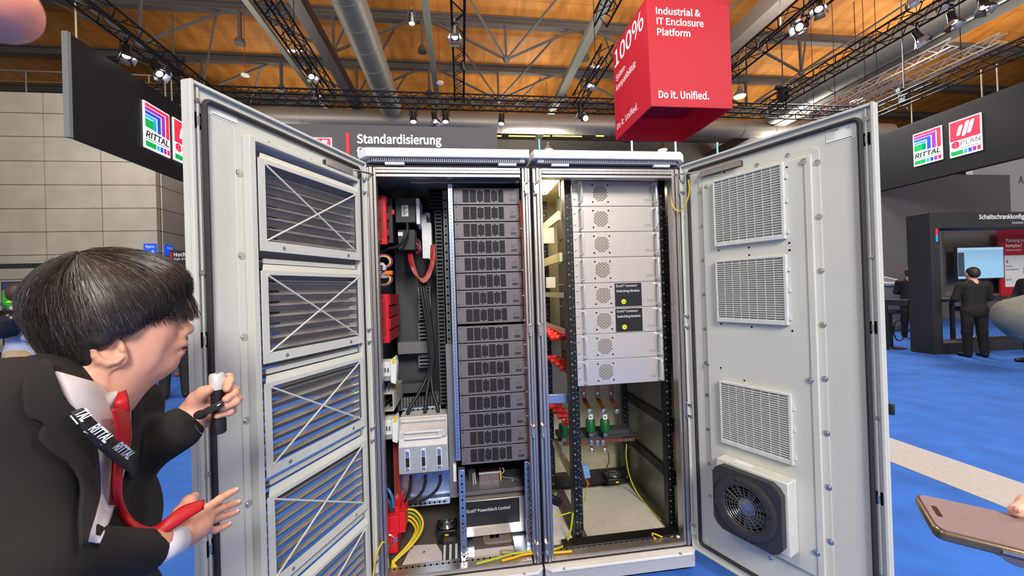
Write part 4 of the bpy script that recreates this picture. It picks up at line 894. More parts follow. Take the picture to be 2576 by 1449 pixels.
# punched rails and fuse switch disconnector
def punched(x0, y0, x1, y1, Y, label):
    a, b2 = P(x0, y0, Y=Y), P(x1, y1, Y=Y); s = thing('punched_rail', label, 'rail', ((a.x+b2.x)/2, Y, b2.z)); obj('rail', MB().box(a.x, b2.x, Y, Y+.02, a.z-.014, a.z+.014), GALVB, s, bevel=.001)
    obj('holes', slotted(MB(), (a.x, Y-.0006, a.z), (b2.x, Y-.0006, a.z), 0, .011, .013, (0, -1, 0), .0006), DARK, s, 0)
punched(1012, 1034, 1122, 1026, .3, 'punched steel rail above the fuse switch disconnector'); punched(1030, 1270, 1132, 1265, .3, 'punched steel rail below the blue grey plate')
a, b2 = P(1050, 1016, Y=.4), P(1125, 1016, Y=.4); s = thing('comb_duct', 'dark comb duct behind the punched rail', 'cable duct', (a.x, .4, a.z)); k = MB()
obj('duct_base', MB().box(a.x-.12, b2.x, .42, .45, a.z-.04, a.z+.06), INNER, s)
for i in range(20): xx = a.x-.11+.017*i; k.box(xx, xx+.009, .405, .42, a.z-.035, a.z+.04)
obj('comb_teeth', k, PLATE, s, 0)
SG = mat('switch_grey', (188, 186, 186), .45); SB = mat('switch_blue_grey', (150, 158, 166), .45)
s = thing('fuse_switch', 'large grey fuse switch disconnector with three window slots', 'switch', P(1065, 1200, Y=.15))
r = fr(1003, 1055, 1127, 1200, .14); x0, x1, z0, z1 = r; h = z1-z0
obj('housing', MB().prism([(.10, 0), (.0, .03), (-.012, .1*h), (-.012, .55*h), (.006, .68*h), (.006, .8*h), (.05, .9*h), (.06, h), (.16, h), (.16, 0)], (x0, .14, z0), (0, 1, 0), (0, 0, 1), x1-x0), SG, s, 0, bevel=.003)
obj('front_cover', MB().box(x0+.004, x1-.004, .124, .1279, z0+.1*h, z0+.56*h), SB, s, bevel=.002)
obj('handle_bar', MB().box(x0+.03, x1-.03, .124, .1459, z0+.68*h, z0+.72*h).box(x0+.03, x1-.03, .128, .1459, z0+.78*h, z0+.82*h), mat('switch_light', (214, 212, 210), .45), s, bevel=.002)
obj('lock_block', MB().box(x1-.05, x1-.008, .13, .1459, z0+.69*h, z0+.83*h), SG, s, bevel=.002); obj('top_rail', MB().cyl((x0+.01, .19, z0+.94*h), (x1-.01, .19, z0+.94*h), .012), SG, s)
for i, f in enumerate((.18, .5, .82)):
    xx = x0+f*(x1-x0); rr = [(p[0]+xx, p[1]+z0+.33*h) for p in rrect(-.0125, .0125, -.19*h, .19*h, .01, 4)]
    w = obj('window_slot', MB().prism([(p[0], p[1]) for p in rr], (0, .124, 0), (1, 0, 0), (0, 0, 1), .003), WHITE, s, 0)
    obj('fuse_grip', MB().box(xx-.009, xx+.009, .118, .121, z0+.22*h, z0+.38*h), BLACK, s); [obj('clear_cap', MB().box(xx-.009, xx+.009, .118, .121, z0+q0*h, z0+q1*h), CHROME, s, bevel=.002) for q0, q1 in ((.39, .5), (.15, .21))]
obj('yellow_mark', MB().box(x0+.46*(x1-x0), x0+.54*(x1-x0), .123, .124, z0+.105*h, z0+.125*h), YEL, s)
RP = mat('red_brown_bar', (140, 52, 46), .4, .2)
s, r = device(990, 1105, 1006, 1262, .26, .01, RP, 'busbar', 'dull red upright bar left of the fuse switch', 'busbar', .001); obj('bolt', MB().cyl(((r[0]+r[1])/2-.003, .25, r[2]+.03), ((r[0]+r[1])/2-.003, .26, r[2]+.03), .01), CHROME, s)
s, r = device(1006, 1170, 1132, 1268, .34, .006, GALVB, 'mounting_plate', 'shiny bluish mounting plate below the fuse switch', 'plate', .001)
obj('bolt', MB().cyl((r[1]-.02, .33, r[2]+.02), (r[1]-.02, .34, r[2]+.02), .009), CHROME, s)
for i, nm in enumerate(('left', 'middle', 'right')):
    x = 1033+37*i
    tubeobj('power_cable', pts([(x, 1196, .24), (x, 1212, .24), (x-3-4*i, 1235, .24), (x-12-14*i, 1257, .24), (1015+4*i, 1266, .25), (1000, 1264, .26)]), .008, BLACK, nm+' black cable bending left below the fuse switch', 'cable')
# bottom left: hose, red base, yellow green cables
tubeobj('blue_cable', pts([(975, 1229, .14), (982, 1240, .13), (988, 1258, .13), (989, 1275, .14)]), .007, BLUE, 'bright blue cable at the left post above the red base', 'cable')
for i, nm in enumerate(('front', 'middle', 'rear')): tubeobj('conduit', pts([(966+3*i, 1262-4*i, .16), (974+4*i, 1268, .15), (982+4*i, 1285, .16), (984+4*i, 1306, .18)]), .009, mat('conduit_dark', (60, 58, 58), .5), nm+' dark corrugated conduit beside the blue cable', 'conduit')
s = thing('red_terminal_base', 'bright red stepped terminal base low in the left cabinet', 'base', P(985, 1395, Y=.12))
obj('base_body', fbox(978, 1275, 1005, 1300, .16, .16, fbox(972, 1300, 1003, 1345, .12, .2, fbox(976, 1345, 1000, 1392, .12, .16, fbox(1004, 1290, 1019, 1340, .14, .16)))), mat('red_base', (214, 24, 40), .4), s, 0, bevel=.002)
obj('shield_clamp', MB().tube([P(978+14*cos(a), 1360+15*sin(a), Y=.1) for a in [k*pi/8 for k in range(16)]], .0045, 6, closed=True).box(*[P(990, 1358, Y=.095).x, P(1000, 1358, Y=.095).x, .095, .1], P(990, 1364, Y=.095).z, P(990, 1354, Y=.095).z), CHROME, s)
for i in range(4):
    c = (YEL, GRN, YEL, YEL)[i]; nm = ('outermost yellow', 'green', 'inner yellow', 'innermost yellow')[i]; d = 6*i
    tubeobj('earth_cable', pts([(1018, 1280+8*i, .26), (1045-d*.6, 1285+9*i, .25), (1063-d, 1310+6*i, .22), (1058-d*.9, 1340+2*i, .18), (1032-d*.5, 1375, .13), (1000-d*.3, 1405, .09), (985+d*.2, 1425-3*i, .075), (990+d, 1442-2*i, .07), (1004+d, 1447-i, .07)]), .0062, c, nm+' earth cable of the bundle curving down to the floor of the left cabinet', 'cable')
tubeobj('earth_strap', pts([(938, 1449, -.06), (946, 1400, -.05), (957, 1372, -.03), (965, 1364, -.01), (972, 1375, .03), (973, 1420, .07)]), .004, YEL, 'thin yellow earth strap bridging the left door hinge and the post', 'cable')
# floor trays, fan, perforated plate
s = thing('floor_tray', 'white folded floor tray at the left of the left cabinet floor', 'tray', P(1060, 1420, Z=.122)); c = [P(1003, 1438, Z=.13), P(1112, 1425, Z=.13), P(1112, 1390, Z=.13), P(1098, 1368, Z=.13), P(1036, 1372, Z=.13)]
obj('tray', MB().rings([[V((q.x, q.y, z)) for q in c] for z in (.1205, .13)]), WHITEP, s, 0, bevel=.001)
obj('tray_bolt', MB().cyl(P(1036, 1381, Z=.13), P(1036, 1381, Z=.13)+V((0, 0, .004)), .006), CHROME, s); obj('tray_bolt', MB().cyl(P(1067, 1390, Z=.13), P(1067, 1390, Z=.13)+V((0, 0, .004)), .006), CHROME, s)
s = thing('floor_plate', 'white plate on the floor between the rack uprights', 'plate', P(1240, 1400, Z=.122)); c = [P(1196, 1416, Z=.125), P(1322, 1402, Z=.125), P(1296, 1372, Z=.125), P(1192, 1384, Z=.125)]
obj('plate', MB().rings([[V((q.x, q.y, z)) for q in c] for z in (.1205, .126)]), WHITEP, s, 0)
c = P(1123, 1340, Y=.2)
s = thing('axial_fan', 'black axial fan lying flat on a bracket in the left cabinet', 'fan', (c.x, .26, .28)); fz = c.z-.005
fx, fy = c.x+.0, .28
obj('fan_frame', MB().box(fx-.055, fx+.055, fy-.055, fy+.055, fz-.03, fz), BLACKM, s, bevel=.006)
g = MB()
for r_ in (.016, .026, .036, .046): g.tube([(fx+r_*cos(k*pi/12), fy+r_*sin(k*pi/12), fz+.004) for k in range(24)], .0014, 5, closed=True)
for k in range(4): g.cyl((fx, fy, fz+.005), (fx+.05*cos(k*pi/2+.8), fy+.05*sin(k*pi/2+.8), fz+.003), .0014, n=5)
obj('finger_guard', g, CHROME, s); obj('fan_hub', MB().lathe((fx, fy, fz), (0, 0, 1), [(.024, 0), (.022, .003)], 20), CHROME, s); obj('yellow_tag', MB().box(fx-.01, fx+.01, fy-.0565, fy-.055, fz-.027, fz-.018), YEL, s)
obj('bracket', MB().box(fx-.05, fx-.02, fy-.05, fy+.05, .1205, fz-.03), BLACKM, s)
s = thing('perforated_plate', 'dark green grey perforated plate standing before the small fan', 'plate', P(1133, 1430, Z=.13)); a, b2 = P(1113, 1432, Y=.05), P(1152, 1426, Y=.05); zt = P(1133, 1368, Y=.16).z
obj('plate', MB().hexa([(a.x, .06, .1205), (b2.x, .06, .1205), (b2.x, .066, .1205), (a.x, .066, .1205), (a.x, .17, zt), (b2.x, .17, zt), (b2.x, .176, zt), (a.x, .176, zt)]), mat('plate_green_grey', (58, 70, 74), .4, .4), s, 0)
k = MB(); d = V((0, .11, zt-.1205)); nn = d.cross(V((1, 0, 0))).normalized()*-1
for i in range(3):
    for j in range(11):
        q = V((a.x+.008+(b2.x-a.x-.016)*i/2, .06, .1205))+d*(.08+.08*j); e = d.normalized()*.0035; f = V((.006, 0, 0)); nn2 = V((0, -d.z, d.y)).normalized()*.0008
        k.rings([[q-e-f+nn2*0, q-e+f, q+e+f, q+e-f], [v+nn2 for v in (q-e-f, q-e+f, q+e+f, q+e-f)]])
obj('slots', k, WHITEP, s, 0)
# control unit under the rack
s, r = device(1167, 1255, 1322, 1345, .2, .4, STEEL, 'control_unit', 'steel control unit with black front plate lettered Powerblock Control', 'control unit', .003)
a, b2 = P(1172, 1268, Y=.198), P(1308, 1312, Y=.198)
obj('front_plate', MB().box(a.x-.01, b2.x, .197, .2, b2.z, a.z+.008), BLACK, s, bevel=.001); o, o2 = P(1177, 1296, Y=.196), P(1281, 1281, Y=.196)
text('EcoG® Powerblock Control', TXTW, (o.x-.005, .196, o.z+.012), X, Z, .017, s, w=o2.x-o.x+.01)
obj('top_shelf', MB().box(r[0]-.03, r[1]+.02, .2, .6, r[3]+.03, r[3]+.05), CHAR, s, bevel=.002)
obj('feet', MB().box(r[0]+.01, r[0]+.04, .22, .5, .1205, r[2]).box(r[1]-.04, r[1]-.01, .22, .5, .1205, r[2]), DARK, s)
s, r = device(1205, 1185, 1258, 1232, .3, .06, mat('dark_brown_terminal', (62, 34, 40), .5), 'terminal_row', 'dark brown row of terminals under the lowest power module', 'terminal block', .001)
k = MB()
for i in range(14): k.box(r[0]+.004+(r[1]-r[0]-.008)*i/14, r[0]+.007+(r[1]-r[0]-.008)*i/14, .298, .3, r[2]+.01, r[3]-.005)
obj('terminal_screws', k, CHROME, s, 0); obj('white_strip', MB().box(r[0], r[1], .296, .3, r[3]-.012, r[3]-.004), WHITE, s); obj('yellow_end', MB().box(r[1], r[1]+.008, .296, .34, r[2]+.02, r[3]), YEL, s)
device(1268, 1180, 1312, 1225, .33, .08, BLACK, 'control_relay', 'black relay block right of the brown terminal row', 'relay'); device(1178, 1180, 1196, 1225, .32, .08, INNER, 'control_relay', 'grey slim relay left of the brown terminal row', 'relay')
wb = thing('wire_bundle', 'white and grey wires around the brown terminal row', 'wires', P(1270, 1235, Y=.28))
for i, q in enumerate(([(1190, 1190), (1191, 1215), (1194, 1232)], [(1194, 1188), (1196, 1212), (1200, 1230)], [(1262, 1200), (1285, 1203), (1318, 1210)], [(1288, 1206), (1292, 1222), (1287, 1234), (1275, 1230)], [(1302, 1210), (1306, 1222), (1314, 1229)], [(1258, 1206), (1262, 1220), (1260, 1234)], [(1264, 1176), (1268, 1184), (1262, 1192)])):
    tubeobj('wire', [P(a_, b_, Y=.28) for a_, b_ in q], .0026, (WHITE, WHITE, mat('green_grey_wire', (96, 110, 100), .5), WHITE, WHITE, PLATE, WHITE)[i], parent=wb, n=5, k=4)
s, r = device(1140, 1168, 1148, 1212, .14, .03, WHITE, 'door_switch', 'small white switch with purple wires left of the rack upright', 'switch', .001)
for i in range(2): obj('wire', MB().tube(spline([P(1141+5*i, 1212, Y=.15), P(1139+6*i, 1228, Y=.15), P(1144+7*i, 1242, Y=.16)], 4), .003, 5), mat('violet_wire', (150, 90, 150), .5), s)
upright(*[P(1128, 1100, Y=.16).x, P(1146, 1100, Y=.16).x], .16, .19, .4, 1.2, PLATE, None, 'side_strip', t)
# cable entry in the floor
s = thing('cable_entry', 'grey floor cable entry with dark square opening behind the rack', 'cable entry', P(1253, 1350, Z=.125)); c = P(1253, 1349, Z=.125); rr = [(p[0]+c.x, p[1]+c.y) for p in rrect(-.085, .085, -.06, .06, .03, 5)]
obj('collar', MB().prism(rr, (0, 0, .121), (1, 0, 0), (0, 1, 0), .012), mat('entry_taupe', (126, 118, 112), .6), s, 0, bevel=.003); obj('opening', MB().box(c.x-.045, c.x+.005, c.y-.025, c.y+.04, .1335, .1345), DARK, s)
obj('ribs', MB().box(c.x-.045, c.x+.005, c.y+.005, c.y+.01, .1346, .138).box(c.x-.022, c.x-.018, c.y-.025, c.y+.04, .1346, .138), mat('entry_taupe', (126, 118, 112), .6), s, 0)
# orange cable and floor earth cables
s = thing('orange_cable', 'long orange cable strapped beside the seam post of the left cabinet', 'cable', P(1345, 1390, Y=.07))
obj('cable', MB().tube(pts([(1309, 505, .075), (1315, 620, .075), (1321, 800, .075), (1327, 960, .075), (1333, 1150, .075), (1340, 1290, .075), (1346, 1385, .075)]), .0055, 8), ORANGE, s)
for y in (575, 680, 743, 805, 866, 925, 985, 1045, 1165, 1275): q = P(1313+(y-575)*.034, y, Y=.072); obj('cable_tie', MB().box(q.x-.009, q.x+.009, .066, .07, q.z-.003, q.z+.003), WHITE, s)
zp = lambda l, z=.148: [P(a_, b_, Z=z) for a_, b_ in l]
tubeobj('yellow_green_cable', zp([(1198, 1418), (1250, 1404), (1290, 1393), (1345, 1386), (1375, 1384), (1402, 1380)], .15)+pts([(1425, 1365, .1), (1436, 1330, .11), (1441, 1290, .12)]), .0055, mat('yellow_green_cable', (176, 186, 40), .42), 'yellow green earth cable from the left floor past the seam up the right rack', 'cable')
tubeobj('yellow_cable', zp([(1262, 1410), (1290, 1403), (1320, 1394), (1360, 1391), (1400, 1390), (1438, 1387)]), .0062, mat('signal_yellow', (226, 170, 20), .42), 'fat yellow earth cable low across the seam between both cabinets', 'cable')
tubeobj('thin_cable', zp([(1290, 1404), (1268, 1396), (1260, 1387), (1275, 1384), (1300, 1386)]), .0022, mat('olive_wire', (150, 120, 50), .5), 'thin olive wire looping on the floor near the seam', 'cable')
# ================================================================ inside the right cabinet
sx0, sx1, sp, sy = .24, .7315, .1376, .12
LB = mat('label_black', (22, 22, 26), .4)
def switching_module(z1, label):
    t = thing('switching_module', label, 'switching module', ((sx0+sx1)/2, sy, z1-sp), 'stainless switching modules in the right rack')
    obj('front_panel', MB().box(sx0, sx1, sy, sy+.003, z1-sp+.001, z1-.001), STEEL, t, 0, bevel=.0012)
    obj('housing', MB().box(sx0+.02, sx1-.02, sy+.0031, sy+.42, z1-sp+.004, z1-.004), INNER, t)
    zc = z1-sp/2; vx = sx0+.158; s = MB()
    for r in range(10):
        z = zc+.037-r*.0083; hw = sqrt(max(.0004, .044**2-(z-zc)**2)); hw = min(hw, .041); off = .0085 if r % 2 else 0
        for k in range(-3, 4):
            c = vx+k*.019+off
            a, b2 = max(c-.0078, vx-hw), min(c+.0078, vx+hw)
            if b2-a > .004: s.box(a, b2, sy-.0007, sy, z-.0022, z+.0022)
    obj('fan_slots', s, mat('fan_slot_shade', (88, 78, 58), .7), t, 0)
    for dx in (-1, 1):
        for dz in (-1, 1): obj('fan_screw_hole', MB().cyl((vx+dx*.043, sy-.0008, zc+dz*.045), (vx+dx*.043, sy, zc+dz*.045), .0045, n=12), DARK, t)
    for hx, sg in ((sx0+.041, 1), (sx1-.03, -1)):
        h = spline([(hx, sy, zc+.053), (hx, sy-.028, zc+.053), (hx+.002*sg, sy-.036, zc+.043), (hx+.002*sg, sy-.036, zc-.043), (hx, sy-.028, zc-.053), (hx, sy, zc-.053)], 5)
        obj('grab_handle', MB().tube(h, .0062, 10), mat('handle_satin', (206, 210, 216), .35, .5), t)
    for z in (zc+.03, zc-.03):
        for xx in (sx0+.012, sx1-.008): m = MB(); screw(m, (xx, sy, z), (0, -1, 0), .0046, .004); obj('rack_screw', m, CHROME, t)
    d = MB()
    for k in range(7): d.box(sx1-.085+.006*k, sx1-.083+.006*k, sy-.0006, sy, zc-.034, zc-.031).box(sx1-.085+.006*k, sx1-.083+.006*k, sy-.0006, sy, zc-.042, zc-.039)
    obj('marking_holes', d, DARK, t, 0)
    return t
extra = [' under the cabinet top', '', '', '', ' with the upper black label', ' with the lower black label', '', ' lowest in the stack']
z0 = 2.047
sm = switching_module(z0, 'first stainless switching module from the top of the right rack')
for i in range(1, 8):
    c = dup(sm, (0, 0, -sp*i), ORD[i]+' stainless switching module from the top of the right rack'+extra[i])
    if i in (4, 5):
        zt = z0-sp*i; lx0, lx1 = sx0+.222, sx0+.374
        lp = obj('label_plate', MB().box(lx0, lx1, sy-.0016, sy-.0001, zt-.132, zt-.006), LB, c, 0)
        for s_, dz, w_ in (('EcoG® Connect', .026, .118), ('Switching Module', .054, .132)): text(s_, TXTW, (lx0+.008, sy-.0017, zt-dz), X, Z, .0125, lp, w=w_)
        cx, cz = lx0+.048, zt-.106
        obj('grey_emblem', MB().tube([(cx-.022, sy-.002, cz+.004), (cx-.004, sy-.002, cz+.018), (cx, sy-.002, cz+.034)], .0105, 10, flat=.05), mat('emblem_grey', (62, 62, 62), .5), lp)
        obj('yellow_emblem', MB().cyl((cx, sy-.0032, cz), (cx, sy-.002, cz), .0135, n=24), mat('emblem_yellow', (226, 214, 30), .5), lp); text('JO', LB, (cx-.006, sy-.0034, cz-.004), X, Z, .009, lp)
# rack frame
t = thing('rack_frame', 'black punched rack frame carrying the stainless switching modules', 'rack', (.48, .4, .12))
DOT = mat('punch_hole_light', (122, 120, 114), .6)
def bpost(x0, x1, y0, y1, z0_, z1_, step=.03):
    obj('rack_post', MB().box(x0, x1, y0, y1, z0_, z1_), BLACKM, t, bevel=.0015); k = slotted(MB(), ((x0+x1)/2-.006, y0-.0006, z0_+.02), ((x0+x1)/2-.006, y0-.0006, z1_-.02), 0, .009, step, (0, -1, 0), .0006)
    obj('punched_holes', slotted(k, (x1-.008, y0-.0006, z0_+.03), (x1-.008, y0-.0006, z1_-.02), 0, .006, step*.8, (0, -1, 0), .0006), DOT, t, 0)
bpost(.2, .2385, .124, .19, .13, 2.06); bpost(.7325, .772, .124, .17, .13, 2.06); bpost(.195, .225, .66, .7, .13, 2.06); bpost(.715, .75, .66, .7, .13, 2.06)
bpost(.25, .27, .2, .23, .13, .94)
obj('cross_bar', MB().box(.2, .772, .12, .15, 2.061, 2.085), BLACKM, t, bevel=.002); obj('cross_bar', MB().box(.12, .772, .05, .1155, .1205, .15), BLACKM, t, bevel=.002); obj('cross_bar', MB().box(.226, .714, .66, .7, .125, .22), BLACKM, t, bevel=.002)
for z in (1.85, 1.62): obj('depth_bar', MB().hexa([(.18, .19, z), (.199, .19, z), (.199, .66, z), (.18, .66, z), (.18, .19, z+.05), (.199, .19, z+.05), (.199, .66, z+.05), (.18, .66, z+.05)]), BEIGE, t, bevel=.001)
for z in (1.42, 1.22): obj('depth_bar', MB().box(.19, .199, .19, .66, z, z+.03), GALV, t, bevel=.001)
obj('bracket_plate', fbox(1374, 697, 1397, 724, .2, .004), BEIGE, t, 0); obj('bracket_plate', fbox(1363, 573, 1394, 612, .25, .004), BEIGE, t, 0); obj('bracket_plate', fbox(1408, 440, 1418, 492, .2, .02), BEIGE, t, 0)
obj('rung', fbox(1376, 992, 1437, 1014, .2, .02), GALVB, t, bevel=.001)
# right side: punched cross members along the wall
PUN = mat('punched_zinc_warm', (190, 182, 160), .35, .7)
for i, (z, nm) in enumerate(((1.8, 'upper'), (1.27, 'middle'), (.66, 'lower'), (.36, 'lowest'))):
    s = thing('punched_rail', nm+' punched depth rail on the right wall of the right cabinet', 'rail', (.786, .4, z)); obj('rail', MB().box(.779, .793, .07, .78, z, z+.06), PUN if i < 2 else BLACKM, s, bevel=.001)
    k = MB()
    for r in range(3): slotted(k, (.7784, .08, z+.012+.018*r), (.7784, .78, z+.012+.018*r), 0, .008, .016, (-1, 0, 0), .0006)
    obj('holes', k, DARK if i < 2 else DOT, s, 0)
# warm cabinet lamp under the roof (lit, hidden by the top frame)
s = thing('cabinet_lamp', 'warm lit strip lamp under the roof of the right cabinet', 'lamp', (.1, .5, 2.06)); obj('tube', MB().box(.03, .19, .2, .5, 2.066, 2.076), mat('lamp_tube_warm', (255, 232, 170), .4, emit=6.), s); obj('mount', MB().box(.03, .19, .2, .5, 2.0765, 2.0798), WHITE, s)
for loc, sz, pw in (((.11, .35, 2.06), .15, 5.), ((.77, .3, 2.04), .03, 1.2)):
    l = bpy.data.lights.new('cabinet_lamp_light', 'AREA'); l.energy = pw; l.size = sz; l.color = (1, .86, .58); o = bpy.data.objects.new('cabinet_lamp_light', l); COL.objects.link(o); o.location = loc
# red busbar caps: three groups of four
REDC = mat('red_cap', (214, 40, 40), .4)
def cap(q, Y, label):
    a, b2 = P(q[0], q[1], Y=Y), P(q[2], q[1], Y=Y); r_ = .017
    s = thing('insulated_clamp', label, 'clamp', a, 'red insulated clamps in the right cabinet'); L = b2.x-a.x
    obj('cap_body', MB().lathe(a, (1, 0, 0), [(r_*.7, 0), (r_, .004), (r_, L*.3), (r_*.86, L*.34), (r_*.86, L*.5), (r_, L*.54), (r_, L*.8), (r_*.8, L)], 14), REDC, s); obj('cap_bolt', MB().cyl((a.x+L*.42, a.y, a.z+r_*.7), (a.x+L*.42, a.y, a.z+r_*1.15), .005), REDC, s); return s
for g, (nm, lst) in enumerate((('upper', ((1372, 830, 1395), (1374, 837, 1402), (1378, 843, 1415), (1383, 850, 1424))), ('middle', ((1375, 901, 1408), (1385, 909, 1420), (1396, 917, 1430), (1408, 927, 1434))), ('lower', ((1381, 1023, 1413), (1391, 1035, 1424), (1403, 1048, 1434), (1414, 1064, 1439))))):
    for i, (xa, yy, xb) in enumerate(lst): cap((xa, yy, xb), (.52, .44, .37, .31)[i], ('rearmost', 'second from the back', 'third from the back', 'frontmost')[i]+' red clamp of the '+nm+' group of four')
# copper bars, green insulators
for i, px in enumerate((1469, 1504, 1538)):
    p = [P(px, 962, Y=.5), P(px, 1002, Y=.5), P(px+10, 1022, Y=.46), P(px+14, 1026, Y=.44)]
    s = thing('copper_bar', ('left', 'middle', 'right')[i]+' bent copper bar below the stainless modules', 'copper bar', p[0]); b = MB()
    for a, c in zip(p, p[1:]): b.bar(a, c, .028, .006, (1, 0, 0))
    obj('bar', MB().rings([[q+V((-.014, 0, 0)), q+V((.014, 0, 0)), q+V((.014, .006, 0)), q+V((-.014, .006, 0))] for q in p]), COPPER, s, 0)
    obj('bolt', MB().lathe(p[1]+V((0, -.001, .03)), (0, -1, 0), [(.01, 0), (.01, .004), (.006, .005)], 10), CHROME, s); obj('nut', MB().lathe(p[3]+V((0, 0, -.02)), (0, -1, 0), [(.016, -.01), (.016, .01), (.009, .012)], 8), CHROME, s)
for i, (px, py, Y) in enumerate(((1486, 1068, .5), (1522, 1068, .5), (1418, 1080, .48))):
    a = P(px, py+17, Y=Y); s = thing('insulator', ('left of the two dark green post insulators under the stainless stack', 'right of the two dark green post insulators under the stainless stack', 'dark green post insulator below the lower red clamps')[i], 'insulator', a)
    obj('insulator_body', MB().lathe(a, (0, 0, 1), [(.026, 0), (.03, .004), (.03, .07), (.026, .076)], 20), GREENI, s); obj('copper_neck', MB().box(a.x-.008, a.x+.008, a.y-.004, a.y+.004, a.z+.076, a.z+.14), COPPER, s); obj('tin_lug', MB().box(a.x-.014, a.x+.014, a.y-.01, a.y-.005, a.z+.078, a.z+.11), WHITE, s); obj('lug_bolt', MB().lathe((a.x, a.y-.01, a.z+.094), (0, -1, 0), [(.008, 0), (.006, .004)], 10), CHROME, s)
    obj('tin_foot', MB().box(a.x-.012, a.x+.012, a.y-.008, a.y+.008, a.z-.03, a.z), GALV, s)
s = thing('busbar', 'horizontal copper busbar with three blue caps in the right cabinet', 'busbar', P(1500, 1110, Y=.42)); a, b2 = P(1416, 1116, Y=.42), P(1597, 1104, Y=.42)
obj('bar', MB().bar(a, b2, .006, .022), COPPER, s)
for px in (1487, 1502, 1516): q = P(px, 1113, Y=.41); obj('blue_cap', MB().box(q.x-.009, q.x+.009, .4, .414, q.z-.014, q.z+.014), mat('pale_blue_cap', (110, 150, 200), .4), s, bevel=.003); obj('cap_ring', MB().tube([(q.x+.005*cos(k), .399, q.z+.005*sin(k)) for k in [j*pi/5 for j in range(10)]], .0015, 5, closed=True), mat('navy_cap', (40, 70, 120), .4), s)
for px, py in ((1490, 1132), (1523, 1132)): q = P(px, py, Y=.4); obj('drop_bar', MB().box(q.x-.01, q.x+.01, .402, .408, q.z, q.z+.04), COPPER, s); obj('nut', MB().lathe(q+V((0, .004, -.004)), (0, -1, 0), [(.013, -.008), (.013, .008), (.007, .011)], 8), CHROME, s)
for px in (1560, 1577, 1588): q = P(px, 1107, Y=.415); obj('bolt', MB().lathe(q, (0, -1, 0), [(.007, 0), (.005, .003)], 8), CHROME, s)
s = thing('support_rail', 'steel rail slanting forward under the busbar in the right cabinet', 'rail', P(1440, 1170, Y=.4)); obj('rail', MB().bar(P(1396, 1112, Y=.55), P(1440, 1195, Y=.2), .03, .03), GALV, s); obj('rear_rail', MB().bar(P(1392, 1108, Y=.55), P(1600, 1092, Y=.55), .02, .014), INNER, s)
obj('dark_rear_board', MB().box(.23, .71, .56, .655, .5, .53), INNER, s)  # dark board added to darken the rear of the cabinet, no shelf seen
s = thing('terminal_stack', 'pale blue terminals with copper strip behind the front rack post', 'terminal block', P(1472, 1210, Y=.3)); b = MB()
for i in range(4): fbox(1466+1.5*i, 1172+8*i, 1481+1.5*i, 1179+8*i, .29-.01*i, .03, b)
obj('terminals', b, mat('pale_blue_cap', (110, 150, 200), .4), s, 0, bevel=.001); obj('copper_strip', MB().hexa([P(1472, 1200, Y=.27), P(1480, 1203, Y=.27), P(1480, 1203, Y=.275), P(1472, 1200, Y=.275), P(1478, 1222, Y=.23), P(1484, 1220, Y=.23), P(1484, 1220, Y=.235), P(1478, 1222, Y=.235)]), COPPER, s, 0)
tubeobj('green_wire', pts([(1477, 1222, .24), (1474, 1240, .23), (1471, 1262, .22)]), .003, GRN, 'short green wire hanging below the pale blue terminals', 'cable')
bp = P(1540, 1190, Y=.62)
s = thing('axial_fan', 'black axial fan lying at the back of the right cabinet floor', 'fan', bp); obj('fan_frame', MB().box(bp.x-.06, bp.x+.06, .54, .65, bp.z-.035, bp.z), BLACKM, s, bevel=.005); obj('yellow_tag', MB().box(bp.x-.008, bp.x+.012, .5385, .54, bp.z-.028, bp.z-.018), YEL, s)
obj('finger_guard', MB().tube([(bp.x+.045*cos(k*pi/10), .595+.045*sin(k*pi/10), bp.z+.006) for k in range(20)], .0016, 5, closed=True).tube([(bp.x+.028*cos(k*pi/10), .595+.028*sin(k*pi/10), bp.z+.008) for k in range(20)], .0016, 5, closed=True).box(bp.x-.03, bp.x+.03, .594, .597, bp.z+.004, bp.z+.008), GALV, s); obj('fan_foot', MB().box(bp.x-.05, bp.x+.05, .56, .64, .2205, bp.z-.035), BLACKM, s)
tubeobj('lead', [P(1530, 1138, Y=.42), P(1532, 1160, Y=.5), P(1526, 1176, Y=.58)], .003, BLACK, 'thin black lead rising from the fan at the back of the right cabinet', 'cable')
s = thing('floor_plate', 'large pale grey floor plate of the right cabinet', 'plate', (.5, .3, .1205)); obj('plate', MB().box(.274, .72, .119, .64, .1205, .127), mat('floor_plate_greige', (196, 194, 182), .4), s)
s = thing('floor_plate', 'small white floor plate between the seam post and the right rack', 'plate', (.1, .3, .1205)); obj('plate', MB().box(.02, .19, .12, .6, .1205, .127), WHITEP, s)
tubeobj('earth_cable', pts([(1576, 1118, .4), (1575, 1150, .42), (1583, 1195, .45), (1600, 1235, .46), (1630, 1275, .36), (1662, 1308, .22)]), .0042, mat('yellow_green_cable', (176, 186, 40), .42), 'yellow green earth cable descending along the right wall of the right cabinet', 'cable')
tubeobj('yellow_lead', pts([(1666, 1351, .05), (1652, 1345, .05), (1640, 1342, .07), (1646, 1353, .05), (1664, 1361, .045), (1680, 1356, .045), (1693, 1349, .05)]), .004, mat('signal_yellow', (226, 170, 20), .42), 'short yellow lead looped on the front sill of the right cabinet', 'cable')
q = P(1706, 1350, Z=.17); obj('cap_plug', MB().lathe(q, (0, 0, 1), [(.008, -.003), (.009, .002), (.004, .004)], 12), WHITE, label='white round plug on the front sill beside the yellow lead', cat='plug')
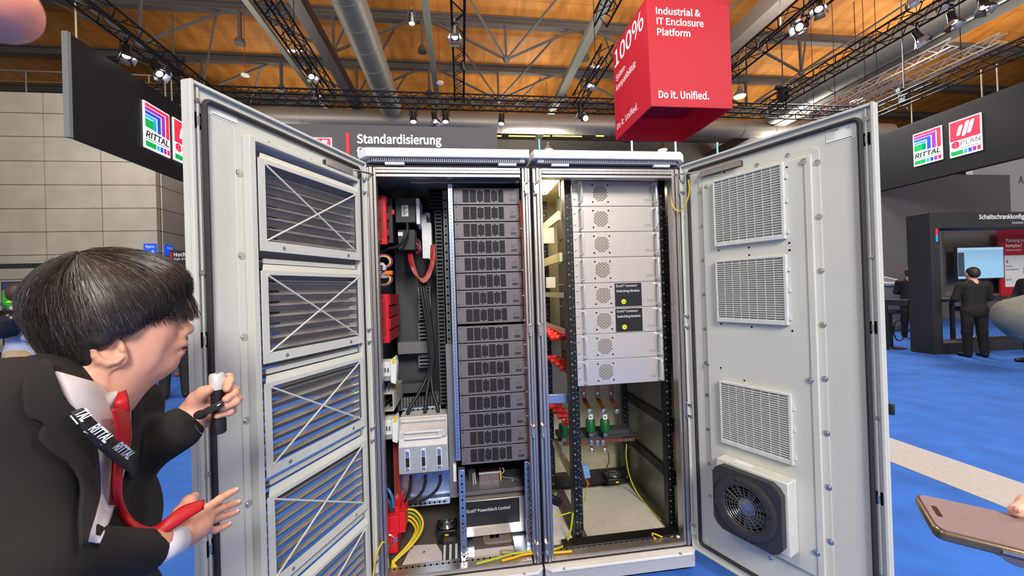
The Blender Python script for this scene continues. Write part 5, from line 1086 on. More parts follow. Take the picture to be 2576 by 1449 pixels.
tubeobj('door_earth_strap', [P(1688, 460, Y=.03), P(1688, 500, Y=.02), P(1694, 522, Y=0), P(1710, 531, Y=-.03), P(1726, 510, Y=-.06), P(1734, 480, Y=-.08), P(1732, 452, Y=-.09)], .0035, YEL, 'yellow green earth strap hanging between the right cabinet and its door', 'cable')
tubeobj('thin_cable', pts([(1686, 470, .06), (1686, 500, .08), (1678, 524, .1), (1665, 526, .12), (1658, 520, .14)]), .0025, mat('olive_wire', (150, 120, 50), .5), 'thin olive wire drooping at the top right of the right cabinet', 'cable')
tubeobj('earth_cable', pts([(1389, 1296, .2), (1415, 1295, .2), (1438, 1288, .2)]), .004, mat('yellow_green_cable', (176, 186, 40), .42), 'yellow green cable crossing to the front rack post, left floor of the right cabinet', 'cable')
fq = P(1395, 1252, Y=.25); s = thing('axial_fan', 'black fan edge half hidden by the seam post of the right cabinet', 'fan', fq); M_ = Matrix.Translation(fq) @ Matrix.Rotation(.5, 4, 'Y'); obj('fan_frame', MB(M_).box(-.04, .03, -.05, .05, -.02, .02), BLACKM, s, bevel=.004); obj('finger_guard', MB(M_).tube([(-.005+.025*cos(k*pi/8), .025*sin(k*pi/8), .024) for k in range(16)], .002, 5, closed=True).cyl((-.005, 0, .02), (-.005, 0, .026), .012), CHROME, s)
obj('fan_bracket', MB().box(fq.x-.035, fq.x-.02, .22, .28, .128, fq.z), BLACKM, s)
# ================================================================ people: smooth blended volumes meshed by surface nets
import numpy as np
def A3(v): return np.array([v[0], v[1], v[2]], float)
def cap_(a, b, ra, rb=None, k=.02, op=1): return dict(t='c', a=A3(a), b=A3(b), ra=ra, rb=ra if rb is None else rb, k=k, op=op)
def ell(c, r, R=None, k=.02, op=1):
    R = np.eye(3) if R is None else np.array(R, float); return dict(t='e', c=A3(c), r=A3(r), R=R, k=k, op=op)
def chain(pts, rs, k=.01): return [cap_(pts[i], pts[i+1], rs[i], rs[i+1], k if i else k) for i in range(len(pts)-1)]
def pd1(q, p):
    if q['t'] == 'c':
        ba = q['b']-q['a']; pa = p-q['a']; h = np.clip(pa@ba/max(ba@ba, 1e-12), 0, 1)
        return np.linalg.norm(pa-h[:, None]*ba, axis=1)-(q['ra']+(q['rb']-q['ra'])*h)
    l = (p-q['c'])@q['R'].T; k0 = np.linalg.norm(l/q['r'], axis=1); k1 = np.linalg.norm(l/q['r']**2, axis=1)
    return k0*(k0-1)/np.maximum(k1, 1e-9)
def sdf(pr, p):
    d = None
    for q in pr:
        e = pd1(q, p); k = q['k']
        if d is None: d = e; continue
        if q['op'] > 0: h = np.maximum(k-np.abs(d-e), 0)/k; d = np.minimum(d, e)-h*h*k*.25
        else: e = -e; h = np.maximum(k-np.abs(d-e), 0)/k; d = np.maximum(d, e)+h*h*k*.25
    return d
def sdf_mesh(pr, h, B=12):
    lo = np.min([np.minimum(q['a']-q['ra'], q['b']-q['rb']) if q['t'] == 'c' else q['c']-q['r'].max() for q in pr if q['op'] > 0], axis=0)-3*h
    hi = np.max([np.maximum(q['a']+max(q['ra'], q['rb']), q['b']+max(q['ra'], q['rb'])) if q['t'] == 'c' else q['c']+q['r'].max() for q in pr if q['op'] > 0], axis=0)+3*h
    nb = np.ceil((hi-lo)/(B*h)).astype(int); S = B*h
    g = np.stack(np.meshgrid(*[np.arange(n) for n in nb], indexing='ij'), -1).reshape(-1, 3)
    ce = lo+(g+.5)*S; dc = sdf(pr, ce); keep = np.abs(dc) < S*.87+2*h+.012
    g, ce = g[keep], ce[keep]; PD = np.stack([pd1(q, ce) for q in pr], 1)
    c = np.stack(np.meshgrid(*[np.arange(B+1)]*3, indexing='ij'), -1); cf = c.reshape(-1, 3)*h
    N = nb*B+4; key = lambda q: ((q[..., 0]+1)*N[1]+q[..., 1]+1)*N[2]+q[..., 2]+1
    K, VV, Q = [], [], []
    for i in range(len(g)):
        dpos = PD[i]; m = min(dpos[j] for j in range(len(pr)) if pr[j]['op'] > 0)
        sub = [pr[j] for j in range(len(pr)) if (dpos[j] < max(m, 0)+S*1.8+.05 if pr[j]['op'] > 0 else dpos[j] < S*.9+.03)]
        o = lo+g[i]*S; D = sdf(sub, o+cf).reshape(B+1, B+1, B+1)
        s = D < 0
        if s.all() or not s.any(): continue
        cs = [s[a:B+a, b:B+b, e:B+e] for a in (0, 1) for b in (0, 1) for e in (0, 1)]
        act = np.logical_or.reduce(cs) & ~np.logical_and.reduce(cs); ids = np.argwhere(act)
        acc = np.zeros((len(ids), 3)); cnt = np.zeros(len(ids))
        for ax in range(3):
            for u in (0, 1):
                for w in (0, 1):
                    off = np.array([u, w]); o0 = np.zeros(3, int); o0[[k for k in range(3) if k != ax]] = off; o1 = o0.copy(); o1[ax] = 1
                    p0, p1 = ids+o0, ids+o1; d0 = D[p0[:, 0], p0[:, 1], p0[:, 2]]; d1 = D[p1[:, 0], p1[:, 1], p1[:, 2]]
                    x = (d0 < 0) != (d1 < 0); t = np.where(x, d0/np.where(d0 == d1, 1, d0-d1), 0)
                    acc += np.where(x[:, None], p0+(p1-p0)*t[:, None], 0); cnt += x
        G = g[i]*B; K.append(key(ids+G)); VV.append(lo+(acc/cnt[:, None]+G)*h)
        for ax in range(3):
            b_, c_ = [k for k in range(3) if k != ax]; sl = [slice(0, B)]*3; s0 = s[:B, :B, :B]; sh = [slice(0, B)]*3; sh[ax] = slice(1, B+1)
            e = np.argwhere(s0 != s[tuple(sh)])+G
            if len(e):
                db = np.zeros(3, int); db[b_] = 1; dcc = np.zeros(3, int); dcc[c_] = 1
                Q.append(np.stack([key(e), key(e-db), key(e-db-dcc), key(e-dcc)], 1))
    K = np.concatenate(K); VV = np.concatenate(VV); Q = np.concatenate(Q); od = np.argsort(K); Ks = K[od]
    ix = np.searchsorted(Ks, Q); ix = np.minimum(ix, len(Ks)-1); ok = (Ks[ix] == Q).all(1)
    return VV, od[ix[ok]]
def sobj(name, pr, h, m, parent, smooth=180, **k):
    v, f = sdf_mesh(pr, h); mb = MB(); mb.v = [V(x) for x in v]; mb.f = [tuple(int(i) for i in q) for q in f]
    return obj(name, mb, m, parent, smooth, **k)
def skinmat(name, rgb, sss=.12):
    m = mat(name, rgb, .5, nv=.05, ns=60); b = m.node_tree.nodes['Principled BSDF']; b.inputs['Subsurface Weight'].default_value = sss; b.inputs['Subsurface Radius'].default_value = (.012, .005, .003); return m
SKIN = skinmat('skin', (214, 158, 134)); SKINF = skinmat('skin_fair', (216, 162, 140))
SUIT = mat('black_suit_cloth', (20, 16, 15), .9, nv=.14, ns=220); SUITD = mat('black_suit_trousers', (26, 23, 23), .85, nv=.1)
SHIRT = mat('white_shirt', (222, 220, 226), .75, nv=.02); TIE = mat('red_tie_silk', (176, 10, 26), .5, nv=.08, ns=300)
HAIR = mat('dark_hair', (40, 34, 32), .42, nv=.35, ns=120); HAIRG = mat('grey_sheen_strand', (120, 110, 104), .4); SHOE = mat('black_shoe', (22, 22, 24), .35)  # grey strands: real greying plus hair sheen put into the colour

def pdx(x, y, D): return P(x, y, D=D)
def PT(l): return [pdx(*q) for q in l]
# ---------------------------------------------------------------- the man leaning in with the microphone
HC = pdx(285, 815, .76); HF = (_r*.70+_f*.70+V((0, 0, .22))).normalized(); HS = HF.cross(V((0, 0, 1))).normalized()
if HS.dot(_r-_f) < 0: HS = -HS
HU = HS.cross(HF)
if HU.z < 0: HU = -HU
HR = [list(HF), list(HU), list(HS)]
def H(f, u, l=0): return HC+HF*f+HU*u+HS*l
man = thing('person', 'man in black suit and red tie leaning in with a small microphone', 'person', (pdx(200, 1500, .7).x-.15, pdx(200, 1500, .7).y-.12, 0))
e_ = lambda f, u, l, a, b, c, k=.02, op=1: ell(H(f, u, l), (a, b, c), HR, k, op)
sym = lambda f, u, l, a, b, c, k=.02, op=1: [e_(f, u, l, a, b, c, k, op), e_(f, u, -l, a, b, c, k, op)]
skin = [e_(-.008, .03, 0, .098, .098, .076), e_(.043, -.022, 0, .048, .066, .055, .03), e_(.03, -.078, 0, .05, .03, .04, .03), e_(.046, -.102, 0, .022, .018, .024, .025), e_(.058, .03, 0, .042, .05, .06, .03)]
skin += sym(.042, -.034, .034, .03, .026, .022, .03) + sym(.004, -.066, .046, .04, .03, .014, .03)                    # cheeks, jaw
skin += [cap_(H(.092, -.002), H(.1015, -.036), .0085, .0112, .010), e_(.104, -.043, 0, .0125, .0115, .012, .008)] + sym(.094, -.047, .012, .011, .009, .008, .008)   # nose
skin += [e_(.076, -.066, 0, .02, .014, .026, .016), e_(.088, -.0705, 0, .0105, .0075, .02, .008), e_(.081, -.0875, 0, .0095, .008, .017, .008), e_(.06, -.097, 0, .015, .015, .022, .015)]   # mouth
skin += [cap_(H(.091, -.0795, .012), H(.091, -.0795, -.012), .0034, k=.004, op=-1), cap_(H(.085, -.0795, .02), H(.091, -.0795, .01), .0022, k=.005, op=-1)]
skin += sym(.085, .002, .031, .016, .013, .016, .016, -1) + sym(.074, .002, .031, .0135, .0125, .0135, .004)         # eye sockets, eyeballs under lids
skin += sym(.098, -.0525, .0065, .005, .003, .0035, .003, -1)                                                       # nostrils
# ear towards the viewer and the far one
for sd in (1, -1):
    L = .077*sd
    skin += [e_(-.012, -.042, L, .020, .027, .006, .008), e_(-.004, -.062, L+.001*sd, .011, .012, .005, .008)]
    ring_ = [H(-.012+.02*cos(a)+.0, -.038+.027*sin(a), L+.009*sd) for a in [radians(t) for t in (-55, -80, -110, -140, -165, 170, 145, 120, 95, 70, 50)]]
    skin += chain(ring_, [.003, .0038, .0042, .0042, .0042, .0042, .004, .004, .004, .0036, .003], .004)
    skin += [e_(-.005, -.044, L+.008*sd, .009, .014, .0075, .004, -1), e_(-.013, -.030, L+.008*sd, .008, .006, .0035, .004, -1), e_(.003, -.047, L+.003*sd, .004, .006, .006, .004)]
neck0 = H(-.035, -.06); neckb = pdx(205, 985, .715)
skin += [cap_(neck0, neckb, .055, .062, .04), cap_(H(.005, -.095), pdx(262, 985, .745), .042, .05, .04)]
sh_n, sh_f = pdx(10, 1045, .58), pdx(338, 1012, .86); el_n, el_f = pdx(70, 1445, .52), pdx(318, 1160, .83)
wr_n, wr_f = pdx(436, 1362, .752), pdx(478, 1058, .845)
skin += [cap_(neckb, pdx(150, 1250, .80), .05, .06, .05), cap_(pdx(100, 1090, .68), pdx(255, 1100, .86), .05, .04, .04)]
skin += chain([pdx(100, 1090, .68), sh_n, el_n, wr_n], [.05, .045, .036, .025], .03) + chain([pdx(255, 1100, .86), sh_f, el_f, wr_f], [.045, .042, .036, .025], .03)
# near hand, spread fingers
k_n = PT([(520, 1279, .828), (526, 1294, .832), (523, 1311, .83), (515, 1334, .822)])
for kp in k_n: skin.append(cap_(wr_n+(kp-k_n[1])*.35, kp, .0165, .0098, .010))
skin += [cap_(pdx(452, 1350, .765), pdx(500, 1325, .81), .021, .018, .02)]
for kp, lst, rr in zip(k_n, ([(552, 1256, .862), (573, 1243.5, .885), (594, 1233, .905)], [(558, 1278, .87), (579, 1270, .895), (600, 1264, .918)], [(554, 1302, .866), (577, 1294, .892), (596, 1287, .912)], [(542, 1333, .85), (559, 1327, .868), (576, 1319, .884)]), (.0092, .0094, .009, .008)):
    skin += chain([kp]+PT(lst), [rr*1.0, rr*.94, rr*.86, rr*.74], .003)
skin += chain(PT([(452, 1330, .765), (456, 1290, .785), (475, 1262, .81), (489, 1249, .83)]), [.018, .0135, .011, .009], .012)
# far hand closed round the microphone
mt, mb_ = pdx(545.5, 940, .858), pdx(551, 1090, .858)
pal = PT([(497, 1030, .862), (530, 1010, .897), (530, 1040, .892)])
kf = PT([(548, 975, .90), (560, 998, .905), (563, 1018, .902), (552, 1040, .895)])
for kp in kf: skin.append(cap_(wr_f.lerp(pal[0], .5), kp, .018, .0125, .015))
skin += [cap_(wr_f, pal[0], .024, .022, .02), cap_(pal[0], pdx(505, 1052, .865), .018, .02, .02)]
for kp, lst, rr in zip(kf, ([(575, 950, .893), (577, 958, .866), (571, 978, .848)], [(590, 982, .895), (588, 990, .868), (569, 1004, .846)], [(597, 1004, .893), (592, 1011, .866), (560, 1027, .843)], [(584, 1032, .886), (578, 1036, .862), (547, 1046, .842)]), (.0093, .0095, .0092, .0082)):
    skin += chain([kp]+PT(lst), [rr*1.12, rr*1.02, rr*.96, rr*.84], .006)
skin += chain(PT([(480, 1032, .852), (493, 1005, .846), (511, 988, .843), (525, 980, .842)]), [.019, .0145, .0115, .0098], .012)
body = sobj('body', skin, .0026, SKIN, man)
# lips, eyes, brows, nails
LIP = skinmat('lip_pink', (196, 118, 104)); 
obj('lips', MB().tube([H(.0865, -.0755, .018), H(.0955, -.0748, .008), H(.098, -.0742, 0), H(.0955, -.0748, -.008)], [.0016, .003, .0034, .003], 8, flat=.8).tube([H(.083, -.0838, .016), H(.0895, -.085, .007), H(.0905, -.0852, 0), H(.0895, -.085, -.007)], [.0016, .003, .0034, .003], 8, flat=.8), LIP, man)
for sd in (1, -1):
    obj('eye', MB().ball(H(.0775, .001, .031*sd), .0112, n=12, m=8), mat('eye_white', (226, 220, 214), .2), man)
    obj('iris', MB().ball(H(.0865, .001, .032*sd), .0045, n=10, m=6), mat('iris_brown', (40, 26, 20), .2), man)
    obj('eyelid', MB().tube([H(.074, .004, .044*sd), H(.086, .0065, .038*sd), H(.0905, .0065, .030*sd), H(.088, .003, .021*sd)], .0024, 6), mat('eyelid_skin', (170, 116, 96), .5), man)
    obj('eyebrow', MB().tube([H(.08, .021, .046*sd), H(.094, .024, .034*sd), H(.098, .02, .018*sd)], [.002, .003, .002], 6, flat=.6), HAIR, man)
NAIL = mat('finger_nail', (216, 162, 144), .35)
for q, dr in (((596, 1230.5, .90), (20, -9)), ((602, 1261, .913), (20, -6)), ((598, 1284, .907), (18, -8)), ((578, 1316, .88), (17, -8))):
    c = pdx(*q); obj('finger_nail', MB().ball(c, .0042, n=8, m=6), NAIL, man)
# hair volume and strands
hair = [e_(.01, .052, 0, .107, .090, .095), e_(-.026, .03, 0, .077, .085, .092, .03), e_(-.048, -.022, 0, .047, .062, .072, .03), e_(.06, .06, 0, .072, .05, .078, .03)]
hair += [cap_(H(-.035, .01, .078), H(-.043, -.05, .07), .022, .012, .02), cap_(H(.06, .05, .06), H(.018, -.012, .081), .026, .011, .02), cap_(H(.0, .03, .08), H(-.016, -.022, .087), .022, .012, .02), cap_(H(.06, .05, -.06), H(.018, -.012, -.078), .026, .012, .02)]
hair += [cap_(H(.075, .06, .045), H(.098, .008, .042), .02, .006, .02), cap_(H(.09, .06, .02), H(.118, .022, .018), .022, .006, .02), cap_(H(.09, .06, -.02), H(.116, .018, -.02), .022, .007, .02), cap_(H(.07, .06, .06), H(.068, .006, .064), .02, .007, .02)]
hv = sobj('hair', hair, .004, HAIR, man)
NT, NP = 64, 128
_th, _ph = np.meshgrid(np.linspace(0, pi, NT), np.linspace(-pi, pi, NP), indexing='ij')
_dl = np.stack([np.sin(_th)*np.cos(_ph), np.cos(_th), np.sin(_th)*np.sin(_ph)], -1).reshape(-1, 3); _dw = _dl@np.array(HR)
_t = np.linspace(.03, .2, 80); HO = A3(HC)+A3(HU)*.03; RAD = np.zeros(len(_dw))
for k_ in _t[::-1]: RAD = np.where((RAD == 0) & (sdf(hair, HO+k_*_dw) < 0), k_, RAD)
RAD = RAD.reshape(NT, NP)
def onhair(d, off):
    a = math.acos(max(-1, min(1, d.y)))/pi*(NT-1); b = (math.atan2(d.z, d.x)+pi)/(2*pi)*(NP-1); i, j = min(int(a), NT-2), min(int(b), NP-2); u, v = a-i, b-j
    r = (RAD[i, j]*(1-u)+RAD[i+1, j]*u)*(1-v)+(RAD[i, j+1]*(1-u)+RAD[i+1, j+1]*u)*v
    return V(HO)+(HF*d.x+HU*d.y+HS*d.z)*(r+off)
def local(f, u, l): return (HF*f+HU*u+HS*l).normalized()
rnd = random.Random(3); st = MB(); sg = MB(); CW = (-.012, .098, .03)
cw = V(CW).normalized()
for i in range(5200):
    az = rnd.uniform(0, 2*pi); t1 = rnd.uniform(.55, 1.25)*(1.75 if cos(az) < .3 else 1.25); t0 = rnd.uniform(0, .45)*t1
    x = cw.cross(V((1, 0, 0))).normalized(); y = cw.cross(x); pts_ = []
    dv = x*cos(az)+y*sin(az); bend = rnd.uniform(-.2, .2); ho = .0008+.0035*rnd.random()**2+(.004 if rnd.random() < .05 else 0)
    for j in range(9):
        a = t0+(t1-t0)*j/8
        d = cw*cos(a)+(dv+cw.cross(dv)*(bend*a))*sin(a)
        if d.y < -.62 or (d.x > .72 and d.y < -.1) or (abs(d.z) > .55 and -.42 < d.x < .12 and d.y < -.38): break
        pts_.append(onhair(d.normalized(), ho+.0012*rnd.random()))
    if len(pts_) < 3: continue
    w = rnd.uniform(.0003, .00075); (sg if rnd.random() < .09 else st).tube(pts_, [w*(1.1-.8*k/(len(pts_)-1)) for k in range(len(pts_))], 3, caps=False)
# fringe tips and sideburn strands hanging free
for i in range(1100):
    l = rnd.uniform(-.05, .078); f = .118-abs(l)*.45-max(0, l-.04)*1.4; a = H(f-.01+rnd.uniform(-.01, .008), .055+rnd.uniform(-.01, .012), l)
    dn = rnd.uniform(.045, .084)-max(0, abs(l-.01)-.03)*.3; b2 = H(f+.006+rnd.uniform(-.012, .012), .055-dn, l+rnd.uniform(-.006, .008)); m2 = a.lerp(b2, .5)+HF*.007
    (sg if rnd.random() < .08 else st).tube([a, m2, b2], [.0006, .0006, .00025], 3, caps=False)
obj('hair_strands', st, mat('hair_strand_dark', (58, 50, 46), .38, nv=.3), hv, 60, kind='stuff'); obj('grey_sheen_strands', sg, HAIRG, hv, 60, kind='stuff', label='scattered grey hairs and painted hair sheen')
# suit jacket
jk = [cap_(pdx(112, 968, .665), pdx(50, 1020, .60), .047, .06, .05), cap_(pdx(112, 968, .665), pdx(330, 1016, .85), .042, .042, .03), cap_(sh_n, pdx(20, 1070, .57), .066, .07, .06)]
jk += [cap_(pdx(60, 1150, .645), pdx(240, 1120, .84), .11, .085, .08), cap_(pdx(70, 1330, .655), pdx(262, 1300, .84), .11, .095, .1), cap_(pdx(80, 1560, .66), pdx(255, 1560, .83), .12, .105, .12)]
jk += chain([sh_n, el_n], [.066, .06], .04) + [cap_(el_n, pdx(362, 1390, .697), .06, .037, .03)]
jk += chain([sh_f, el_f], [.046, .05], .03) + [cap_(el_f, pdx(446, 1082, .83), .05, .046, .03)]
jo = sobj('jacket', jk, .006, SUIT, man)
def hit(x, y, off, pr=jk):
    d = _f+_r*((x-1288)/FPX)-_u*((y-724.5)/FPX); t = np.linspace(.35, 1.1, 900); p = A3(CAMP)+t[:, None]*A3(d); s = sdf(pr, p); i = int(np.argmax(s < off))
    if s[i] >= off: i = int(np.argmin(s))
    return V(p[i])
def patch(name, left, right, off, m, th=.003, n=14, w=8, parent=man, bow=0.):
    """cloth strip between two photo outlines, draped on the jacket at the given offset"""
    def res(l, n):
        l = [V((a, b, 0)) for a, b in l]; s = [0]
        for a, b in zip(l, l[1:]): s.append(s[-1]+(b-a).length)
        out = []
        for i in range(n+1):
            t = s[-1]*i/n; k = max(j for j in range(len(s)) if s[j] <= t+1e-9); k = min(k, len(l)-2); out.append(l[k].lerp(l[k+1], (t-s[k])/max(1e-6, s[k+1]-s[k])))
        return out
    A, B2 = res(left, n), res(right, n); vs = []
    for a, b in zip(A, B2):
        for j in range(w+1): q = a.lerp(b, j/w); vs.append(hit(q.x, q.y, off+bow*sin(pi*j/w)))
    fs = [(i*(w+1)+j, i*(w+1)+j+1, (i+1)*(w+1)+j+1, (i+1)*(w+1)+j) for i in range(n) for j in range(w)]
    for it in range(3):
        v2 = list(vs)
        for i in range(1, n):
            for j in range(1, w): k = i*(w+1)+j; v2[k] = (vs[k]*2+vs[k-1]+vs[k+1]+vs[k-w-1]+vs[k+w+1])/6
        vs = v2
    o = obj(name, MB().add(vs, fs), m, parent, 180); s = o.modifiers.new('thick', 'SOLIDIFY'); s.thickness = th; s.offset = 0; return o
patch('shirt_front', [(140, 935), (165, 1000), (215, 1080), (238, 1140), (242, 1200), (245, 1250), (232, 1300), (215, 1360)], [(322, 985), (330, 1040), (330, 1100), (318, 1160), (300, 1230), (275, 1310), (250, 1365)], .004, SHIRT)
patch('lapel', [(112, 902), (54, 962), (64, 1048), (116, 1063), (89, 1098), (124, 1135), (174, 1164), (200, 1197), (205, 1230), (198, 1305), (205, 1385)], [(126, 906), (161, 1007), (194, 1036), (215, 1062), (232, 1086), (244, 1140), (248, 1193), (250, 1247), (238, 1297), (219, 1363)], .012, SUIT, .004, 24, 8)
patch('lapel', [(324, 975), (331, 1030), (334, 1090), (328, 1150), (322, 1200)], [(345, 955), (358, 1000), (356, 1080), (346, 1150), (336, 1205)], .006, SUIT, .003)
# shirt collar band round the neck, closed loop
ct = PT([(134, 904, .675), (150, 936, .655), (180, 961, .652), (222, 981, .662), (264, 986, .682), (296, 983, .71), (318, 966, .755), (312, 950, .80), (270, 935, .82), (215, 925, .80), (165, 912, .745)])
cb_ = PT([(122, 906, .672), (136, 948, .645), (166, 990, .636), (204, 1020, .644), (240, 1035, .662), (286, 1024, .69), (330, 984, .75), (335, 985, .81), (280, 970, .85), (205, 960, .83), (140, 935, .755)])
def loop(l, n=4):
    q = l[-1:]+l+l[:2]; o = []
    for i in range(1, len(q)-2): o += spline([q[i-1], q[i], q[i+1], q[i+2]], n)[n:2*n]
    return o
cl = MB(); A_, B_ = loop(ct), loop(cb_); Cc = sum(A_, V((0, 0, 0)))/len(A_)
cl.rings([B_, [a.lerp(b, .5)+(a.lerp(b, .5)-Cc).normalized()*.004 for a, b in zip(A_, B_)], A_, [a.lerp(Cc, .05)-V((0, 0, .02)) for a in A_]], caps=False)
o = obj('shirt_collar', cl, SHIRT, man, 180); s = o.modifiers.new('thick', 'SOLIDIFY'); s.thickness = .003
# lanyard with lettering
lan_l, lan_r = [(178, 1036), (216, 1096), (248, 1128), (277, 1152), (304, 1174), (330, 1190)], [(207, 1026), (265, 1086), (290, 1105), (314, 1123), (326, 1136), (334, 1148)]
patch('lanyard', lan_l, lan_r, .031, mat('lanyard_black', (18, 18, 24), .6), .002, 12, 3)
for s_, x, y, x2, y2 in (('TAL', 196, 1034, 214, 1055), ('RITTAL', 226, 1071, 268, 1106), ('RITTAL', 284, 1116, 322, 1146)):
    a = hit(x, y, .034); b2 = hit(x2, y2, .034); U_ = (b2-a).normalized(); N_ = (CAMP-a).normalized(); V_ = N_.cross(U_).normalized(); N_ = U_.cross(V_)
    text(s_, TXTW, a+N_*.004-V_*.004, U_, V_, .0125, man, w=(b2-a).length, bold=.03, shear=.1)
    obj('lanyard_underline', MB().bar(a+N_*.004-V_*.0085, b2+N_*.004-V_*.0085, .0016, .0006, N_), TXTW, man)
# tie: knot, hanging blade, tail swept over the near wrist
def ribbon(name, path, m, th=.0025, parent=man, k=6):
    """path: (left pixel, right pixel, depth left, depth right)"""
    Ls = spline([pdx(q[0][0], q[0][1], q[2]) for q in path], k); Rs = spline([pdx(q[1][0], q[1][1], q[3]) for q in path], k); mb = MB(); vs = []
    w = 6
    for a, b in zip(Ls, Rs):
        nrm = (CAMP-a).normalized()
        for j in range(w+1): vs.append(a.lerp(b, j/w)+nrm*(.004*sin(pi*j/w)))
    n = len(Ls); fs = [(i*(w+1)+j, i*(w+1)+j+1, (i+1)*(w+1)+j+1, (i+1)*(w+1)+j) for i in range(n-1) for j in range(w)]
    o = obj(name, mb.add(vs, fs), m, parent, 180); s = o.modifiers.new('thick', 'SOLIDIFY'); s.thickness = th; return o
def td(x, y, o=.022): return (hit(x, y, o)-CAMP).dot(_f)
def tl(a, b): return (a, b, td(*a), td(*b))
ribbon('tie_knot', [((296, 988), (318, 980), .70, .715), ((286, 1012), (324, 1004), .685, .70), ((287, 1034), (327, 1032), .685, .70)], TIE)
hang = [tl(a, b) for a, b in (((286, 1028), (327, 1030)), ((293, 1073), (331, 1085)), ((292, 1120), (326, 1125)), ((290, 1160), (315, 1160)), ((284, 1235), (308, 1240)))]
ribbon('tie', hang+[((300, 1300), (322, 1285), .69, .70), ((335, 1338), (348, 1314), .695, .705), ((385, 1345), (384, 1324), .705, .715), ((430, 1334), (424, 1298), .72, .727), ((472, 1306), (462, 1271), .742, .75), ((513, 1281), (515, 1256), .77, .78)], TIE)
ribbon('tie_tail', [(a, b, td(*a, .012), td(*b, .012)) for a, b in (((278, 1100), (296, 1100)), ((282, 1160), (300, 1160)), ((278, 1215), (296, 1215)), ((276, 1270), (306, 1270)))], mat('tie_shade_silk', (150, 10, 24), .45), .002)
# cuffs, watch
def cuff(a, b, r0, r1, m, nm): o = obj(nm, MB().tube([a, a.lerp(b, .5), b], [r0, (r0+r1)/2, r1], 20, caps=False, flat=.92), m, man, 60); s = o.modifiers.new('thick', 'SOLIDIFY'); s.thickness = .004; return o
cuff(pdx(366, 1389, .701), pdx(446, 1357, .757), .0345, .0315, SHIRT, 'shirt_cuff'); cuff(pdx(455, 1078, .833), pdx(478, 1066, .845), .038, .034, SUIT, 'sleeve_end')
cuff(pdx(488, 1066, .846), pdx(500, 1061, .85), .031, .030, CHROME, 'watch_band')
# trousers and shoes (below the frame, standing on the carpet)
hp0, hp1 = pdx(90, 1620, .64), pdx(245, 1620, .80); bk = -(HF-V((0, 0, HF.z))).normalized()
fn, ff = V((hp0.x, hp0.y, 0))+bk*.12, V((hp1.x, hp1.y, 0))+bk*.05
sobj('trousers', [cap_(hp0+V((0, 0, .02)), hp1+V((0, 0, .02)), .115, .11, .08)]+chain([hp0, V((fn.x, fn.y, .47))-bk*.06, V((fn.x, fn.y, .1))], [.095, .07, .055], .05)+chain([hp1, V((ff.x, ff.y, .47))-bk*.06, V((ff.x, ff.y, .1))], [.09, .07, .055], .05), .012, SUITD, man)
for q in (fn, ff): sobj('shoe', [cap_((q.x, q.y, .04), (q.x-bk.x*.17, q.y-bk.y*.17, .035), .04, .034, .02), cap_((q.x, q.y, .05), (q.x, q.y, .1), .04, .04, .02)], .008, SHOE, man)
# microphone held in the far hand
mic = thing('microphone', 'small handheld microphone with pale cap in the raised hand', 'microphone', mb_)
ax = (mt-mb_).normalized(); cap0 = mt-ax*.034
obj('mic_body', MB().lathe(mb_, ax, [(.011, 0), (.0142, .003), (.0142, .03), (.013, .034), (.0128, (cap0-mb_).length)], 24), mat('mic_black', (24, 22, 30), .4), mic)
obj('mic_cap', MB().lathe(cap0, ax, [(.0146, 0), (.0150, .003), (.0148, .03), (.013, .034)], 24), mat('mic_cap_silver', (206, 204, 200), .4, .2), mic, label='pale silver cap with small holes')
k = MB()
for i in range(9): k.cyl(mt+HS*(.004*((i % 3)-1))-HF*(.004*(i//3-1)), mt+HS*(.004*((i % 3)-1))-HF*(.004*(i//3-1))+ax*.0006, .0008, n=6)
obj('cap_holes', k, DARK, mic)
lv = thing('lavalier_microphone', 'black clip-on microphone with foam tip across the handheld one', 'microphone', pdx(520, 1040, .84))
obj('foam_tip', MB().ball(pdx(505, 1043, .812), .0125, .0125, .0095, 14, 9), mat('black_foam', (20, 20, 22), .95), lv); obj('clip_body', MB().bar(pdx(514, 1038, .816), pdx(560, 1014, .83), .012, .014), BLACK, lv, bevel=.002); obj('white_tag', MB().bar(pdx(547, 1020, .82), pdx(554, 1016, .822), .006, .002), WHITE, lv)
# ---------------------------------------------------------------- hand with phone, fingertip near the lens
TL, NL = pdx(2298, 1237, .50), pdx(2360, 1316, .448); TRt = pdx(2576, 1297, .452)
lu = (TRt-TL).normalized(); wu = (NL-TL); wl = wu.length; wu = (wu-lu*wu.dot(lu)).normalized(); nu = lu.cross(wu)
if nu.z < 0: nu = -nu
ph = thing('smartphone', 'smartphone in a clear gold-edged case held at the bottom right', 'smartphone', TL+lu*.07)
def plate(x0, x1, y0, y1, z0, z1, r, mb=None):
    o = rrect(x0, x1, y0, y1, r, 5); mb = mb or MB(); return mb.rings([[TL+lu*p[0]+wu*p[1]+nu*z for p in o] for z in (z0, z1)])
PW, PL = .072, .152
obj('case_body', plate(0, PL, 0, PW, -.0125, -.001, .009), mat('phone_case_edge', (120, 104, 86), .25, .6), ph, bevel=.0025)
obj('screen', plate(.003, PL-.003, .003, PW-.003, -.0012, .0002, .008), mat('phone_screen_pinkish', (128, 110, 114), .35), ph)
obj('earpiece', plate(.009, .014, .024, .044, .0002, .0006, .0018), mat('phone_notch', (54, 34, 36), .3), ph)
obj('side_button', MB().bar(TL+lu*.05+wu*(PW+.0005)-nu*.006, TL+lu*.068+wu*(PW+.0005)-nu*.006, .0025, .003), GALV, ph); obj('side_button', MB().bar(TL+lu*.076+wu*(PW+.0005)-nu*.006, TL+lu*.105+wu*(PW+.0005)-nu*.006, .0025, .003), GALV, ph)
